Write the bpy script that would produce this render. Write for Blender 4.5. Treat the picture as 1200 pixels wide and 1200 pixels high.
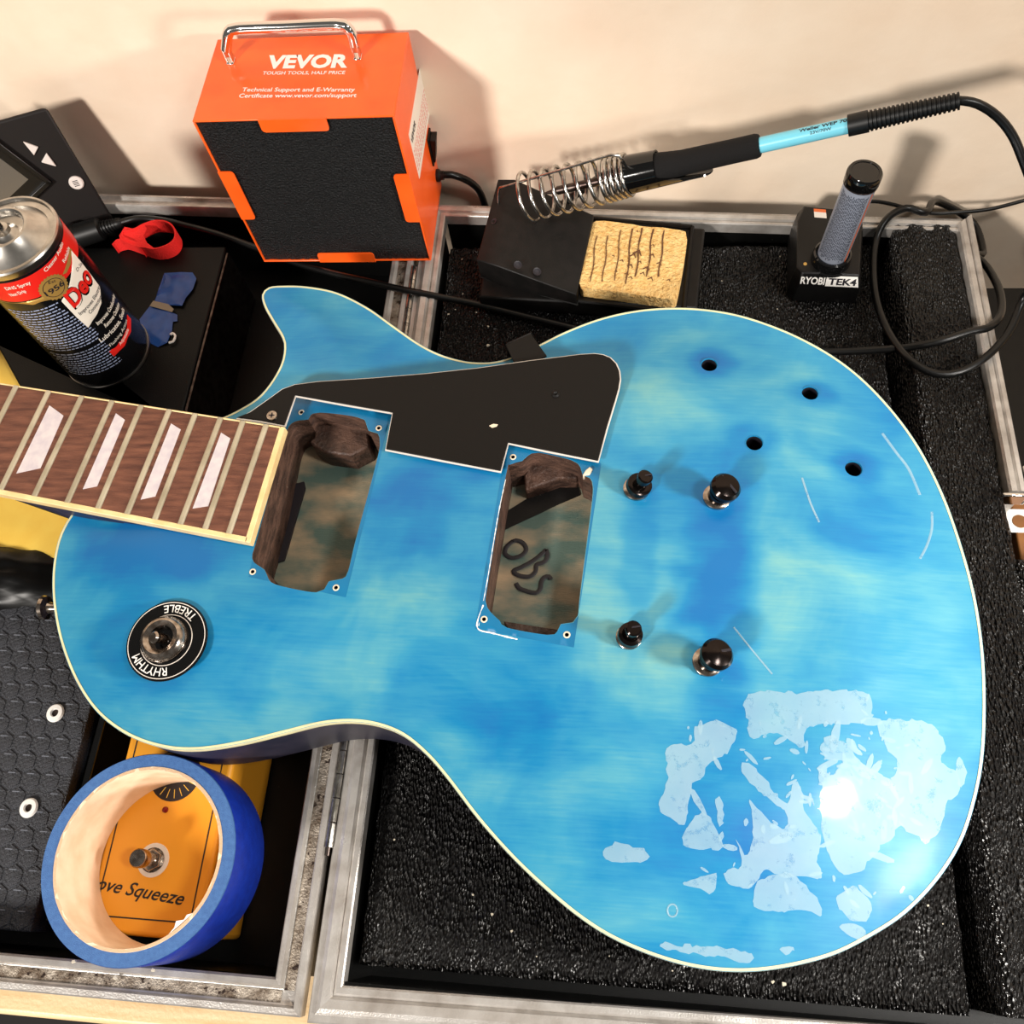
import bpy, math, random
import numpy as np
from mathutils import Vector, Matrix, noise
from mathutils.geometry import delaunay_2d_cdt
random.seed(7)
for o in list(bpy.data.objects): bpy.data.objects.remove(o, do_unlink=True)
COL = bpy.context.scene.collection
S = 0.01                       # the script is written in centimetres, the scene is in metres
PI = math.pi

# ------------------------------------------------------------------ camera
F = 1024.0
CH = 45.0                      # lens height above the top of the flight case rails
R = np.array([[0.99324581, 0.02461986, -0.11338705],
              [0.07011602, -0.90597425, 0.4174858],
              [-0.09244731, -0.42261627, -0.90158138]])
def ray(px, py):
    return R @ np.array([px - 600.0, py - 600.0, F])
def at(px, py, z=0.0):
    v = ray(px, py); t = (z - CH) / v[2]
    return np.array([v[0] * t, v[1] * t, z])
def atplane(px, py, O, N):
    v = ray(px, py); c = np.array([0, 0, CH]); t = np.dot(np.array(O) - c, N) / np.dot(v, N)
    return c + v * t
def zabove(px, py, x, y):
    best = None
    for i in range(-100, 400):
        z = i * .05; p = at(px, py, z); d = (p[0] - x) ** 2 + (p[1] - y) ** 2
        if best is None or d < best[0]: best = (d, z)
    return best[1]
cam = bpy.data.objects.new('camera', bpy.data.cameras.new('camera')); COL.objects.link(cam)
Rm = Matrix(R.tolist())
cx, cy, cz = Rm.col[0], -Rm.col[1], -Rm.col[2]
cam.matrix_world = Matrix(((cx[0], cy[0], cz[0], 0), (cx[1], cy[1], cz[1], 0), (cx[2], cy[2], cz[2], CH * S), (0, 0, 0, 1)))
cam.data.sensor_width = 36; cam.data.lens = 36 * F / 1200; cam.data.clip_start = .01; cam.data.clip_end = 50
bpy.context.scene.camera = cam

# ------------------------------------------------------------------ light
sc = bpy.context.scene
sc.view_settings.view_transform = 'Standard'; sc.view_settings.look = 'None'
sc.view_settings.gamma = 1; sc.view_settings.exposure = 0.24; sc.view_settings.use_curve_mapping = False
w = bpy.data.worlds.new('room_air'); sc.world = w; w.use_nodes = True
w.node_tree.nodes['Background'].inputs[0].default_value = (1.0, .95, .88, 1)
w.node_tree.nodes['Background'].inputs[1].default_value = .11
def lamp(name, loc, target, size, power, col):
    l = bpy.data.lights.new(name, 'AREA'); l.shape = 'DISK'; l.size = size * S; l.energy = power; l.color = col
    o = bpy.data.objects.new(name, l); COL.objects.link(o); o.location = Vector(loc) * S
    d = Vector(target) - Vector(loc); o.rotation_euler = d.to_track_quat('-Z', 'Y').to_euler()
    return o
def spot(name, loc, target, radius, power, cone, blend, col):     # shaded bench lamp
    l = bpy.data.lights.new(name, 'SPOT'); l.shadow_soft_size = radius * S; l.energy = power; l.color = col; l.spot_size = math.radians(cone); l.spot_blend = blend
    o = bpy.data.objects.new(name, l); COL.objects.link(o); o.location = Vector(loc) * S
    o.rotation_euler = (Vector(target) - Vector(loc)).to_track_quat('-Z', 'Y').to_euler()
spot('lamp_right', (46, 0, 31), (2, 9, 2), 4.0, 14.5, 72, .6, (1, .95, .88))
lamp('lamp_left', (-90, -95, 84), (-5, 30, 3), 22, 26.0, (1, .94, .87))
lamp('lamp_ceiling', (52, -2, 92), (5, 15, 3), 15, 3.6, (1, .97, .92))

# ------------------------------------------------------------------ materials
def lin(c):
    return tuple(((x / 255) / 12.92 if x / 255 <= .04045 else ((x / 255 + .055) / 1.055) ** 2.4) for x in c) + (1,)
def mat(name, rgb, rough=.5, metal=0, spec=.5, rgb2=None, nscale=3, stretch=(1, 1, 1), bump=0, bscale=20, bstretch=(1, 1, 1), lo=.35, hi=.65,
        coat=0, rvar=0, speck=None, sscale=30, samt=.1, alpha=1, trans=0, voronoi=False, detail=6):
    m = bpy.data.materials.new(name); m.use_nodes = True; nt = m.node_tree; n = nt.nodes; L = nt.links
    b = n['Principled BSDF']
    b.inputs['Base Color'].default_value = lin(rgb); b.inputs['Roughness'].default_value = rough
    b.inputs['Metallic'].default_value = metal; b.inputs['Specular IOR Level'].default_value = spec
    b.inputs['Coat Weight'].default_value = coat; b.inputs['Coat Roughness'].default_value = .08
    b.inputs['Alpha'].default_value = alpha; b.inputs['Transmission Weight'].default_value = trans
    tc = n.new('ShaderNodeTexCoord')
    def mapped(st, sc_=100.0):
        mp = n.new('ShaderNodeMapping'); mp.inputs['Scale'].default_value = tuple(sc_ * s for s in st)
        L.new(tc.outputs['Object'], mp.inputs['Vector']); return mp.outputs[0]
    cur = None
    if rgb2 is not None:
        t = n.new('ShaderNodeTexNoise'); t.inputs['Scale'].default_value = nscale; t.inputs['Detail'].default_value = detail
        L.new(mapped(stretch), t.inputs['Vector'])
        cr = n.new('ShaderNodeValToRGB'); cr.color_ramp.elements[0].position = lo; cr.color_ramp.elements[1].position = hi
        cr.color_ramp.elements[0].color = lin(rgb); cr.color_ramp.elements[1].color = lin(rgb2)
        L.new(t.outputs['Fac'], cr.inputs['Fac']); cur = cr.outputs['Color']; L.new(cur, b.inputs['Base Color'])
        if rvar:
            ma = n.new('ShaderNodeMath'); ma.operation = 'MULTIPLY_ADD'; ma.inputs[1].default_value = rvar; ma.inputs[2].default_value = rough - rvar / 2
            L.new(t.outputs['Fac'], ma.inputs[0]); L.new(ma.outputs[0], b.inputs['Roughness'])
    if speck is not None:
        t = n.new('ShaderNodeTexNoise'); t.inputs['Scale'].default_value = sscale; t.inputs['Detail'].default_value = 3
        L.new(mapped((1, 1, 1)), t.inputs['Vector'])
        cr = n.new('ShaderNodeValToRGB'); cr.color_ramp.elements[0].position = .72 - samt; cr.color_ramp.elements[1].position = .76 - samt
        L.new(t.outputs['Fac'], cr.inputs['Fac'])
        mx = n.new('ShaderNodeMix'); mx.data_type = 'RGBA'; mx.inputs['B'].default_value = lin(speck)
        if cur: L.new(cur, mx.inputs['A'])
        else: mx.inputs['A'].default_value = lin(rgb)
        L.new(cr.outputs['Color'], mx.inputs['Factor']); L.new(mx.outputs['Result'], b.inputs['Base Color'])
    if bump:
        if voronoi: t = n.new('ShaderNodeTexVoronoi'); out = t.outputs['Distance']
        else: t = n.new('ShaderNodeTexNoise'); t.inputs['Detail'].default_value = 4; out = t.outputs['Fac']
        t.inputs['Scale'].default_value = bscale; L.new(mapped(bstretch), t.inputs['Vector'])
        bp = n.new('ShaderNodeBump'); bp.inputs['Strength'].default_value = min(1, bump); bp.inputs['Distance'].default_value = .002 * max(1, bump)
        L.new(out, bp.inputs['Height']); L.new(bp.outputs[0], b.inputs['Normal'])
    return m

M = {}
M['wall'] = mat('painted_wall', (240, 217, 192), .6, rgb2=(248, 230, 208), nscale=.12, bump=.25, bscale=.6, speck=(90, 76, 66), sscale=1.1, samt=-.065)
M['floor'] = mat('dark_floor', (40, 36, 34), .7)
M['bench'] = mat('pale_birch', (226, 190, 140), .45, rgb2=(240, 210, 165), nscale=.8, stretch=(.25, 4, 1), bump=.2, bscale=4)
M['alu'] = mat('worn_aluminium', (206, 202, 197), .34, .5, rgb2=(150, 142, 134), nscale=.9, rvar=.3, bump=.15, bscale=12, lo=.3, hi=.8)
M['alu_dirty'] = mat('dirty_aluminium', (168, 158, 145), .5, .65, rgb2=(96, 82, 68), nscale=1.6, bump=.6, bscale=9, rvar=.3, speck=(45, 32, 26), sscale=3.2, samt=.09)
M['foam'] = mat('black_foam', (10, 9, 9), .34, spec=.55, rgb2=(20, 18, 17), nscale=4, bump=2.0, bscale=4.5, bstretch=(1.7, .8, 1), voronoi=True)
M['foam_dull'] = mat('dull_foam', (26, 24, 23), .5, spec=.35, rgb2=(36, 33, 31), nscale=4, bump=.9, bscale=3.5)
M['blackin'] = mat('black_lining', (6, 6, 6), .45, spec=.3, rgb2=(9, 9, 8), nscale=2, speck=(90, 88, 84), sscale=9, samt=-.03, bump=.1)
M['board'] = mat('black_board', (3, 3, 3), .5, spec=.2, speck=(120, 118, 112), sscale=8, samt=-.04, bump=.12, bscale=14)
M['plastic'] = mat('black_plastic', (7, 6, 6), .4, spec=.35, bump=.1, bscale=30)
M['plastic_dusty'] = mat('dusty_black_plastic', (9, 8, 7), .5, spec=.3, rgb2=(18, 15, 14), nscale=1.5, speck=(150, 140, 125), sscale=7, samt=-.05, bump=.1, bscale=20)
M['gloss'] = mat('glossy_black', (10, 10, 10), .08, spec=.6)
M['rubber'] = mat('black_rubber', (11, 11, 11), .42, spec=.4)
M['cable'] = mat('cable_sheath', (9, 9, 9), .33, spec=.4)
M['grip'] = mat('foam_grip', (15, 13, 13), .85, spec=.3, bump=.4, bscale=25)
M['hexmat'] = mat('tread_rubber', (38, 40, 46), .5, rgb2=(48, 50, 57), nscale=1.2, bump=.8, bscale=9)
M['dash'] = mat('painted_glint', (120, 124, 134), .4)  # pale bars on the hexagons, edge glints put into the colour
M['orange'] = mat('orange_paint', (250, 98, 30), .28, rgb2=(244, 88, 24), nscale=.4)
M['filter'] = mat('black_filter_foam', (4, 4, 4), .55, spec=.35, rgb2=(22, 22, 24), nscale=8, bump=1.6, bscale=8)
M['chrome'] = mat('chrome', (225, 222, 218), .08, 1)
M['nickel'] = mat('nickel', (190, 180, 170), .2, 1, rgb2=(140, 125, 112), nscale=4)
M['steel'] = mat('galvanised_wire', (205, 203, 198), .22, 1, rgb2=(150, 145, 140), nscale=3)
M['tin'] = mat('brushed_tin', (205, 200, 192), .28, 1, rgb2=(170, 165, 158), nscale=1)
M['darkmetal'] = mat('burnt_steel', (95, 85, 80), .35, 1, rgb2=(60, 48, 45), nscale=2)
M['blacknickel'] = mat('black_nickel', (42, 36, 34), .16, .9)
M['white'] = mat('white_print', (240, 236, 230), .5)
M['cream'] = mat('cream_binding', (240, 214, 158), .35, rgb2=(228, 196, 138), nscale=1.2)
M['edgebind'] = mat('body_binding', (226, 218, 168), .35, rgb2=(206, 200, 160), nscale=.8)
M['rosewood'] = mat('rosewood', (80, 43, 32), .5, rgb2=(126, 78, 58), nscale=1.1, stretch=(.5, 3.2, 1), bump=.3, bscale=5, bstretch=(.4, 5, 1), lo=.3, hi=.72)
M['fret'] = mat('fret_nickel', (198, 188, 164), .35, .45, rgb2=(170, 160, 136), nscale=.7)
M['inlay'] = mat('pearl_inlay', (214, 204, 204), .25, rgb2=(198, 188, 194), nscale=2)
M['navy'] = mat('navy_stain', (36, 42, 74), .4, rgb2=(28, 32, 58), nscale=1)
M['side'] = mat('body_side', (34, 36, 52), .42, rgb2=(52, 48, 62), nscale=.6)
M['route'] = mat('routed_mahogany', (96, 70, 58), .5, rgb2=(54, 38, 32), nscale=1.0, stretch=(1, 1, 3), bump=.5, bscale=5, speck=(190, 175, 160), sscale=7, samt=-.02)
M['route_floor'] = mat('stained_cavity_floor', (84, 108, 100), .4, rgb2=(186, 160, 128), nscale=.35, stretch=(1, 2, 1), bump=.3, bscale=6, bstretch=(.5, 6, 1), lo=.4, hi=.72)
M['ink'] = mat('marker_ink', (26, 22, 30), .5)
M['guard'] = mat('pickguard_black', (9, 7, 6), .5, spec=.25, speck=(120, 110, 104), sscale=5, samt=-.06, bump=.05)
M['ply'] = mat('white_ply', (226, 216, 206), .5)
M['film'] = mat('milky_varnish', (152, 190, 208), .4, spec=.5, alpha=.6, rgb2=(166, 198, 212), nscale=.6, coat=.4)
fn_ = M['film'].node_tree; nzn = fn_.nodes.new('ShaderNodeTexNoise'); nzn.inputs['Scale'].default_value = 160; nzn.inputs['Detail'].default_value = 8; nzn.inputs['Roughness'].default_value = .65
fn_.links.new([q for q in fn_.nodes if q.type == 'TEX_COORD'][0].outputs['Object'], nzn.inputs['Vector']); fmr = fn_.nodes.new('ShaderNodeMapRange'); fmr.inputs['From Min'].default_value = .3; fmr.inputs['From Max'].default_value = .44; fmr.inputs['To Min'].default_value = .2; fmr.inputs['To Max'].default_value = .5
fn_.links.new(nzn.outputs['Fac'], fmr.inputs['Value']); fn_.links.new(fmr.outputs[0], fn_.nodes['Principled BSDF'].inputs['Alpha'])
M['footprint'] = mat('unfaded_blue', (14, 112, 158), .35, rgb2=(10, 100, 144), nscale=.5)
M['raw'] = mat('bare_wood', (222, 205, 180), .7)
M['yellow'] = mat('yellow_card', (246, 208, 92), .6, rgb2=(240, 196, 80), nscale=.5)
M['pedal'] = mat('amber_enamel', (236, 160, 44), .35, speck=(110, 60, 20), sscale=2, samt=-.09)
M['led'] = mat('red_lens', (120, 16, 10), .2)
M['tape'] = mat('blue_masking_tape', (64, 106, 162), .75, rgb2=(54, 94, 150), nscale=5, bump=.3, bscale=20)
M['tapeside'] = mat('shaded_tape_outer', (8, 46, 156), .5, rgb2=(6, 38, 138), nscale=2, bump=.2, bscale=10)  # darker blue paints in the shade on the roll's outer face
M['card'] = mat('cardboard_core', (240, 214, 186), .7, rgb2=(226, 196, 164), nscale=1)
M['cardedge'] = mat('cardboard_edge', (206, 172, 138), .8, bump=.3, bscale=12)
M['red'] = mat('red_hook_tape', (226, 26, 20), .8, bump=.5, bscale=12)
M['sponge'] = mat('cellulose_sponge', (242, 204, 136), .85, rgb2=(224, 176, 104), nscale=3, bump=1, bscale=5, speck=(120, 78, 40), sscale=2.4, samt=.01)
M['burn'] = mat('scorch_mark', (98, 62, 36), .9)
M['cyan'] = mat('turquoise_plastic', (120, 205, 226), .3)
M['battery'] = mat('grey_sleeve', (142, 148, 162), .35)
M['fine'] = mat('fine_print', (48, 52, 64), .5)
M['orangeprint'] = mat('orange_print', (216, 104, 52), .4)
M['station'] = mat('station_shell', (24, 20, 19), .55, spec=.3, bump=.1, bscale=30)
M['station_dark'] = mat('station_recess', (16, 14, 13), .35)
M['lcd'] = mat('lcd_glass', (96, 90, 82), .2)
M['button'] = mat('pale_button', (216, 206, 200), .5)
M['canblack'] = mat('can_black', (16, 16, 18), .22, .2)
M['canred'] = mat('can_red', (220, 36, 28), .28)
M['cangold'] = mat('can_gold', (200, 158, 84), .32, .5)
M['canwhite'] = mat('can_white', (238, 228, 214), .3)
M['canblue'] = mat('can_fine_print', (150, 160, 190), .4)
M['brown'] = mat('brown_board', (142, 92, 40), .6, rgb2=(110, 66, 28), nscale=.6)
M['bag'] = mat('black_polythene', (5, 5, 5), .38, spec=.25)
M['crumb'] = mat('pale_crumb', (206, 196, 176), .7)
M['bluetape2'] = mat('blue_tape_scrap', (16, 74, 150), .35, rgb2=(12, 58, 128), nscale=1)
M['greytape'] = mat('grey_tape', (138, 124, 104), .6)

# ------------------------------------------------------------------ object helpers
def thing(name, loc, label, cat, group=None, kind=None):
    o = bpy.data.objects.new(name, None); COL.objects.link(o); o.empty_display_size = .02
    o.location = Vector([float(x) for x in loc]) * S
    o['label'] = label; o['category'] = cat
    if group: o['group'] = group
    if kind: o['kind'] = kind
    return o
def rootloc(o):
    while o.parent: o = o.parent
    return np.array(o.location) / S
class MB:
    def __init__(s): s.v = []; s.f = []
    def add(s, vs, fs):
        k = len(s.v); s.v += [tuple(float(c) for c in v) for v in vs]; s.f += [tuple(i + k for i in f) for f in fs]; return s
    def prism(s, pts, z0, z1):
        n = len(pts)
        a = sum(pts[i][0] * pts[(i + 1) % n][1] - pts[(i + 1) % n][0] * pts[i][1] for i in range(n))
        if a < 0: pts = pts[::-1]
        f0 = z0 if callable(z0) else (lambda x, y: z0); f1 = z1 if callable(z1) else (lambda x, y: z1)
        vs = [(p[0], p[1], f0(p[0], p[1])) for p in pts] + [(p[0], p[1], f1(p[0], p[1])) for p in pts]
        fs = [tuple(range(n - 1, -1, -1)), tuple(range(n, 2 * n))] + [(i, (i + 1) % n, n + (i + 1) % n, n + i) for i in range(n)]
        return s.add(vs, fs)
    def box(s, x0, x1, y0, y1, z0, z1): return s.prism([(x0, y0), (x1, y0), (x1, y1), (x0, y1)], z0, z1)
    def obox(s, O, U, V, W):           # oblique box from a corner and three edge vectors
        O, U, V, W = map(np.array, (O, U, V, W))
        vs = [O, O + U, O + U + V, O + V, O + W, O + U + W, O + U + V + W, O + V + W]
        fs = [(3, 2, 1, 0), (4, 5, 6, 7), (0, 1, 5, 4), (1, 2, 6, 5), (2, 3, 7, 6), (3, 0, 4, 7)]
        if np.dot(np.cross(U, V), W) < 0: fs = [f[::-1] for f in fs]
        return s.add(vs, fs)
    def slab(s, pts, N, t):            # planar polygon in space, thickened along N
        N = np.array(N, float); n = len(pts); P = [np.array(p, float) for p in pts]
        a = sum((np.cross(P[i] - P[0], P[(i + 1) % n] - P[0]) for i in range(n)), np.zeros(3))
        if np.dot(a, N) < 0: P = P[::-1]
        vs = P + [p + N * t for p in P]
        return s.add(vs, [tuple(range(n - 1, -1, -1)), tuple(range(n, 2 * n))] + [(i, (i + 1) % n, n + (i + 1) % n, n + i) for i in range(n)])
    def tube(s, path, r, n=10, closed=False, caps=True, flat=1.0):
        P = [np.array(p, float) for p in path]; m = len(P); rr = r if hasattr(r, '__len__') else [r] * m
        up = None; rings = []
        for i in range(m):
            a = P[(i - 1) % m] if (closed or i > 0) else P[i]; b = P[(i + 1) % m] if (closed or i < m - 1) else P[i]
            t = b - a; t = t / (np.linalg.norm(t) + 1e-9)
            if up is None:
                up = np.array([0, 0, 1.]) if abs(t[2]) < .9 else np.array([1., 0, 0])
            up = up - t * np.dot(up, t); up = up / (np.linalg.norm(up) + 1e-9); q = np.cross(t, up)
            rings.append([P[i] + rr[i] * (math.cos(2 * PI * j / n) * q + flat * math.sin(2 * PI * j / n) * up) for j in range(n)])
        vs = [v for g in rings for v in g]; fs = []
        for i in range(m if closed else m - 1):
            k = (i + 1) % m
            for j in range(n): fs.append((i * n + j, i * n + (j + 1) % n, k * n + (j + 1) % n, k * n + j))
        if caps and not closed: fs += [tuple(range(n - 1, -1, -1)), tuple((m - 1) * n + j for j in range(n))]
        return s.add(vs, fs)
    def lathe(s, prof, O=(0, 0, 0), axis=(0, 0, 1), n=32, closed=False, caps=True):
        O = np.array(O, float); A = np.array(axis, float); A /= np.linalg.norm(A)
        ref = np.array([0, 0, 1.]) if abs(A[2]) < .9 else np.array([1., 0, 0])
        U = np.cross(ref, A); U /= np.linalg.norm(U); V = np.cross(A, U); m = len(prof)
        vs = [O + A * h + r * (math.cos(2 * PI * j / n) * U + math.sin(2 * PI * j / n) * V) for r, h in prof for j in range(n)]
        fs = []
        for i in range(m if closed else m - 1):
            k = (i + 1) % m
            for j in range(n): fs.append((i * n + j, i * n + (j + 1) % n, k * n + (j + 1) % n, k * n + j))
        if caps and not closed: fs += [tuple(range(n - 1, -1, -1)), tuple((m - 1) * n + j for j in range(n))]
        return s.add(vs, fs)
    def obj(s, name, m, parent=None, bevel=0, smooth=35, label=None, kind=None, seg=2):
        off = rootloc(parent) if parent is not None else np.zeros(3)
        me = bpy.data.meshes.new(name)
        me.from_pydata([tuple((np.array(v) - off) * S) for v in s.v], [], s.f)
        me.materials.append(M[m] if isinstance(m, str) else m)
        if smooth:
            me.polygons.foreach_set('use_smooth', [True] * len(me.polygons)); me.set_sharp_from_angle(angle=math.radians(smooth))
        o = bpy.data.objects.new(name, me); COL.objects.link(o)
        if parent is not None: o.parent = parent
        if bevel:
            b = o.modifiers.new('bevel', 'BEVEL'); b.width = bevel * S; b.segments = seg; b.limit_method = 'ANGLE'; b.angle_limit = math.radians(40)
        if label: o['label'] = label
        if kind: o['kind'] = kind
        return o
def tag(o, label, cat, group=None, kind=None):
    o['label'] = label; o['category'] = cat
    if group: o['group'] = group
    if kind: o['kind'] = kind
    return o
def crom(P, step=.3, closed=False):
    P = [np.array(p, float) for p in P]; n = len(P); out = []
    for i in range(n if closed else n - 1):
        g = lambda k: P[k % n] if closed else P[min(max(k, 0), n - 1)]
        a, b, c, d = g(i - 1), g(i), g(i + 1), g(i + 2)
        k = max(1, int(round(np.linalg.norm(c - b) / step)))
        for j in range(k):
            t = j / k; out.append(.5 * (2 * b + (c - a) * t + (2 * a - 5 * b + 4 * c - d) * t * t + (3 * b - a - 3 * c + d) * t ** 3))
    if not closed: out.append(P[-1])
    return out
def inpoly(X, Y, poly):
    poly = np.array(poly)[:, :2]; ins = np.zeros(X.shape, bool); n = len(poly); j = n - 1
    for i in range(n):
        xi, yi = poly[i]; xj, yj = poly[j]
        c = ((yi > Y) != (yj > Y)) & (X < (xj - xi) * (Y - yi) / ((yj - yi) if yj != yi else 1e-12) + xi)
        ins ^= c; j = i
    return ins
def segdist(X, Y, poly, closed=True):
    poly = np.array(poly)[:, :2]; d = np.full(X.shape, 1e9); n = len(poly)
    for i in range(n if closed else n - 1):
        a = poly[i]; b = poly[(i + 1) % n]; ab = b - a; L2 = ab @ ab + 1e-12
        t = np.clip(((X - a[0]) * ab[0] + (Y - a[1]) * ab[1]) / L2, 0, 1)
        d = np.minimum(d, np.hypot(X - a[0] - t * ab[0], Y - a[1] - t * ab[1]))
    return d
def sheet(outline, holes, step, fn):   # triangulated sheet inside an outline, outside its holes, mapped by fn(x, y) -> xyz
    loops = [[(float(p[0]), float(p[1])) for p in outline]] + [[(float(p[0]), float(p[1])) for p in h] for h in holes]
    xs = [p[0] for p in loops[0]]; ys = [p[1] for p in loops[0]]
    gx, gy = np.meshgrid(np.arange(min(xs) + step / 2, max(xs), step), np.arange(min(ys) + step / 2, max(ys), step))
    gx = gx.ravel(); gy = gy.ravel()
    ok = inpoly(gx, gy, loops[0])
    for h in loops[1:]: ok &= ~inpoly(gx, gy, h)
    for l in loops: ok &= segdist(gx, gy, l) > step * .35
    vs = []; es = []
    for l in loops:
        k = len(vs); vs += l; es += [(k + i, k + (i + 1) % len(l)) for i in range(len(l))]
    vs += list(zip(gx[ok].tolist(), gy[ok].tolist()))
    v2, e2, f2, _, _, _ = delaunay_2d_cdt([Vector(v) for v in vs], es, [], 0, 1e-6)
    v2 = np.array([tuple(v) for v in v2]); f2 = np.array([f for f in f2 if len(f) == 3])
    c = v2[f2].mean(axis=1); ok = inpoly(c[:, 0], c[:, 1], loops[0])
    for h in loops[1:]: ok &= ~inpoly(c[:, 0], c[:, 1], h)
    fs = []
    for t in f2[ok]:
        a, b, d = v2[t]
        fs.append(tuple(t) if (b[0] - a[0]) * (d[1] - a[1]) - (b[1] - a[1]) * (d[0] - a[0]) > 0 else tuple(t[::-1]))
    used = sorted(set(int(i) for f in fs for i in f)); mp = {u: i for i, u in enumerate(used)}
    mb = MB(); mb.add([fn(v2[u][0], v2[u][1]) for u in used], [tuple(mp[int(i)] for i in f) for f in fs]); return mb
def text(s, fn, shear=0, bold=0, spacing=1, extr=0):
    """letters as a flat mesh; fn(u, v) places them, u in 0..1 along the line, v in units of the cap height; returns MB"""
    cu = bpy.data.curves.new('t', 'FONT'); cu.body = s; cu.size = 1; cu.shear = shear; cu.offset = bold; cu.space_character = spacing; cu.resolution_u = 3
    ob = bpy.data.objects.new('t', cu); COL.objects.link(ob)
    dg = bpy.context.evaluated_depsgraph_get(); me = bpy.data.meshes.new_from_object(ob.evaluated_get(dg))
    vs = np.array([tuple(v.co) for v in me.vertices]); fs = [tuple(p.vertices) for p in me.polygons]
    bpy.data.objects.remove(ob); bpy.data.curves.remove(cu); bpy.data.meshes.remove(me)
    x0, x1 = vs[:, 0].min(), vs[:, 0].max(); mb = MB()
    return mb.add([fn((v[0] - x0) / (x1 - x0), v[1] / .7) for v in vs], fs)
def text_line(s, A, B, N, h, eps=.012, **kw):   # a line of writing from A to B on a surface with normal N, cap height h
    A, B, N = (np.array(q, float) for q in (A, B, N)); U = B - A; V = np.cross(N, U); V /= np.linalg.norm(V)
    return text(s, lambda u, v: A + U * u + V * (v * h) + N * eps, **kw)
def circle(c, r, n=24, ph=0): return [(c[0] + r * math.cos(ph + 2 * PI * i / n), c[1] + r * math.sin(ph + 2 * PI * i / n)) for i in range(n)]
def smoothstep(t): t = np.clip(t, 0, 1); return t * t * (3 - 2 * t)

# ------------------------------------------------------------------ the setting
WY = lambda x: 45.7 - .0556 * x
def wally(x, d=0): return WY(x) - d
mb = MB().box(-130, 110, 0, 6, -90, 110)
o = mb.obj('wall_back', 'wall'); o.location = (0, WY(0) * S, 0); o.rotation_euler = (0, 0, math.atan(-.0556)); o['kind'] = 'structure'
mb = MB().box(-130, 110, -120, 55, -92, -90); o = mb.obj('floor', 'floor'); o['kind'] = 'structure'
bf = at(20, 1191, -8)[1]
bench = thing('workbench', (0, 10, -90), 'pale birch workbench along the wall under the open flight case', 'workbench')
MB().box(-95, 90, bf, WY(90) - 1.2, -11, -8.02).obj('bench_top', 'bench', bench, bevel=.3)
for x in (-90, 85):
    for y in (bf + 3, 29): MB().box(x - 3, x + 3, y - 3 + 3, y + 6, -90, -11).obj('leg', 'bench', bench, bevel=.3)

# ------------------------------------------------------------------ flight case
case = thing('flight_case', (-13, 20, -8), 'open hinged flight case with worn aluminium rails and black interior under the guitar', 'flight case')
PR = [(0, 0, .0), (.06, 0, .14), (.22, 0, .16), (.3, 0, -.08), (.34, 0, -.1), (.66, 0, -.1), (.72, 0, -.06), (.78, 0, .16), (.95, 0, .14), (1, 0, 0)]     # channel
PR2 = [(0, 0, 0), (.05, 0, .06), (.2, 0, .08), (.28, 0, -.02), (.36, 0, .16), (.6, 0, .22), (.72, 0, .12), (.78, 0, -.02), (.95, 0, 0), (1, 0, -.1)]    # tongue
def rail(name, pts, prof, m='alu', zlow=-.75):
    """pts: [(inner xyz, outer xyz), ...]; a profile swept between the two edges, with side skirts"""
    mb = MB(); rows = []
    for a, b in pts:
        a = np.array(a, float); b = np.array(b, float); row = [a + [0, 0, zlow]]
        for u, _, z in prof: row.append(a + (b - a) * u + np.array([0, 0, z]))
        row.append(b + [0, 0, zlow]); rows.append(row)
    k = len(rows[0]); vs = [v for r_ in rows for v in r_]; fs = []
    for i in range(len(rows) - 1):
        for j in range(k - 1): fs.append((i * k + j, i * k + j + 1, (i + 1) * k + j + 1, (i + 1) * k + j))
    fs += [tuple(range(k)), tuple((len(rows) - 1) * k + j for j in range(k - 1, -1, -1))]
    mb.add(vs, fs)
    return mb.obj(name, m, case, smooth=25)
XA0, XA1 = -15.08, -13.62          # left half: rail beside the hinge
XB0, XB1 = -13.28, -11.82          # right half: rail beside the hinge
YF = -3.42; YFo = -4.95
yb = lambda x: 43.45 - .0556 * (x)  # outer edge of the back rails
XL = -62.0
ybi = lambda x: yb(x) - 1.05
rail('front_rail', [((XL, YF, 0), (XL, YFo, 0)), ((XA0, YF, 0), (XA1, YFo, 0))], PR, 'alu')
rail('side_rail', [((XA0, YF, 0), (XA1, YFo, 0)), ((XA0, ybi(XA0), 0), (XA1, yb(XA1), 0))], PR, 'alu')
rail('back_rail', [((XA0, ybi(XA0), 0), (XA1, yb(XA1), 0)), ((XL, ybi(XL), 0), (XL, yb(XL), 0))], PR, 'alu')
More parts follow.
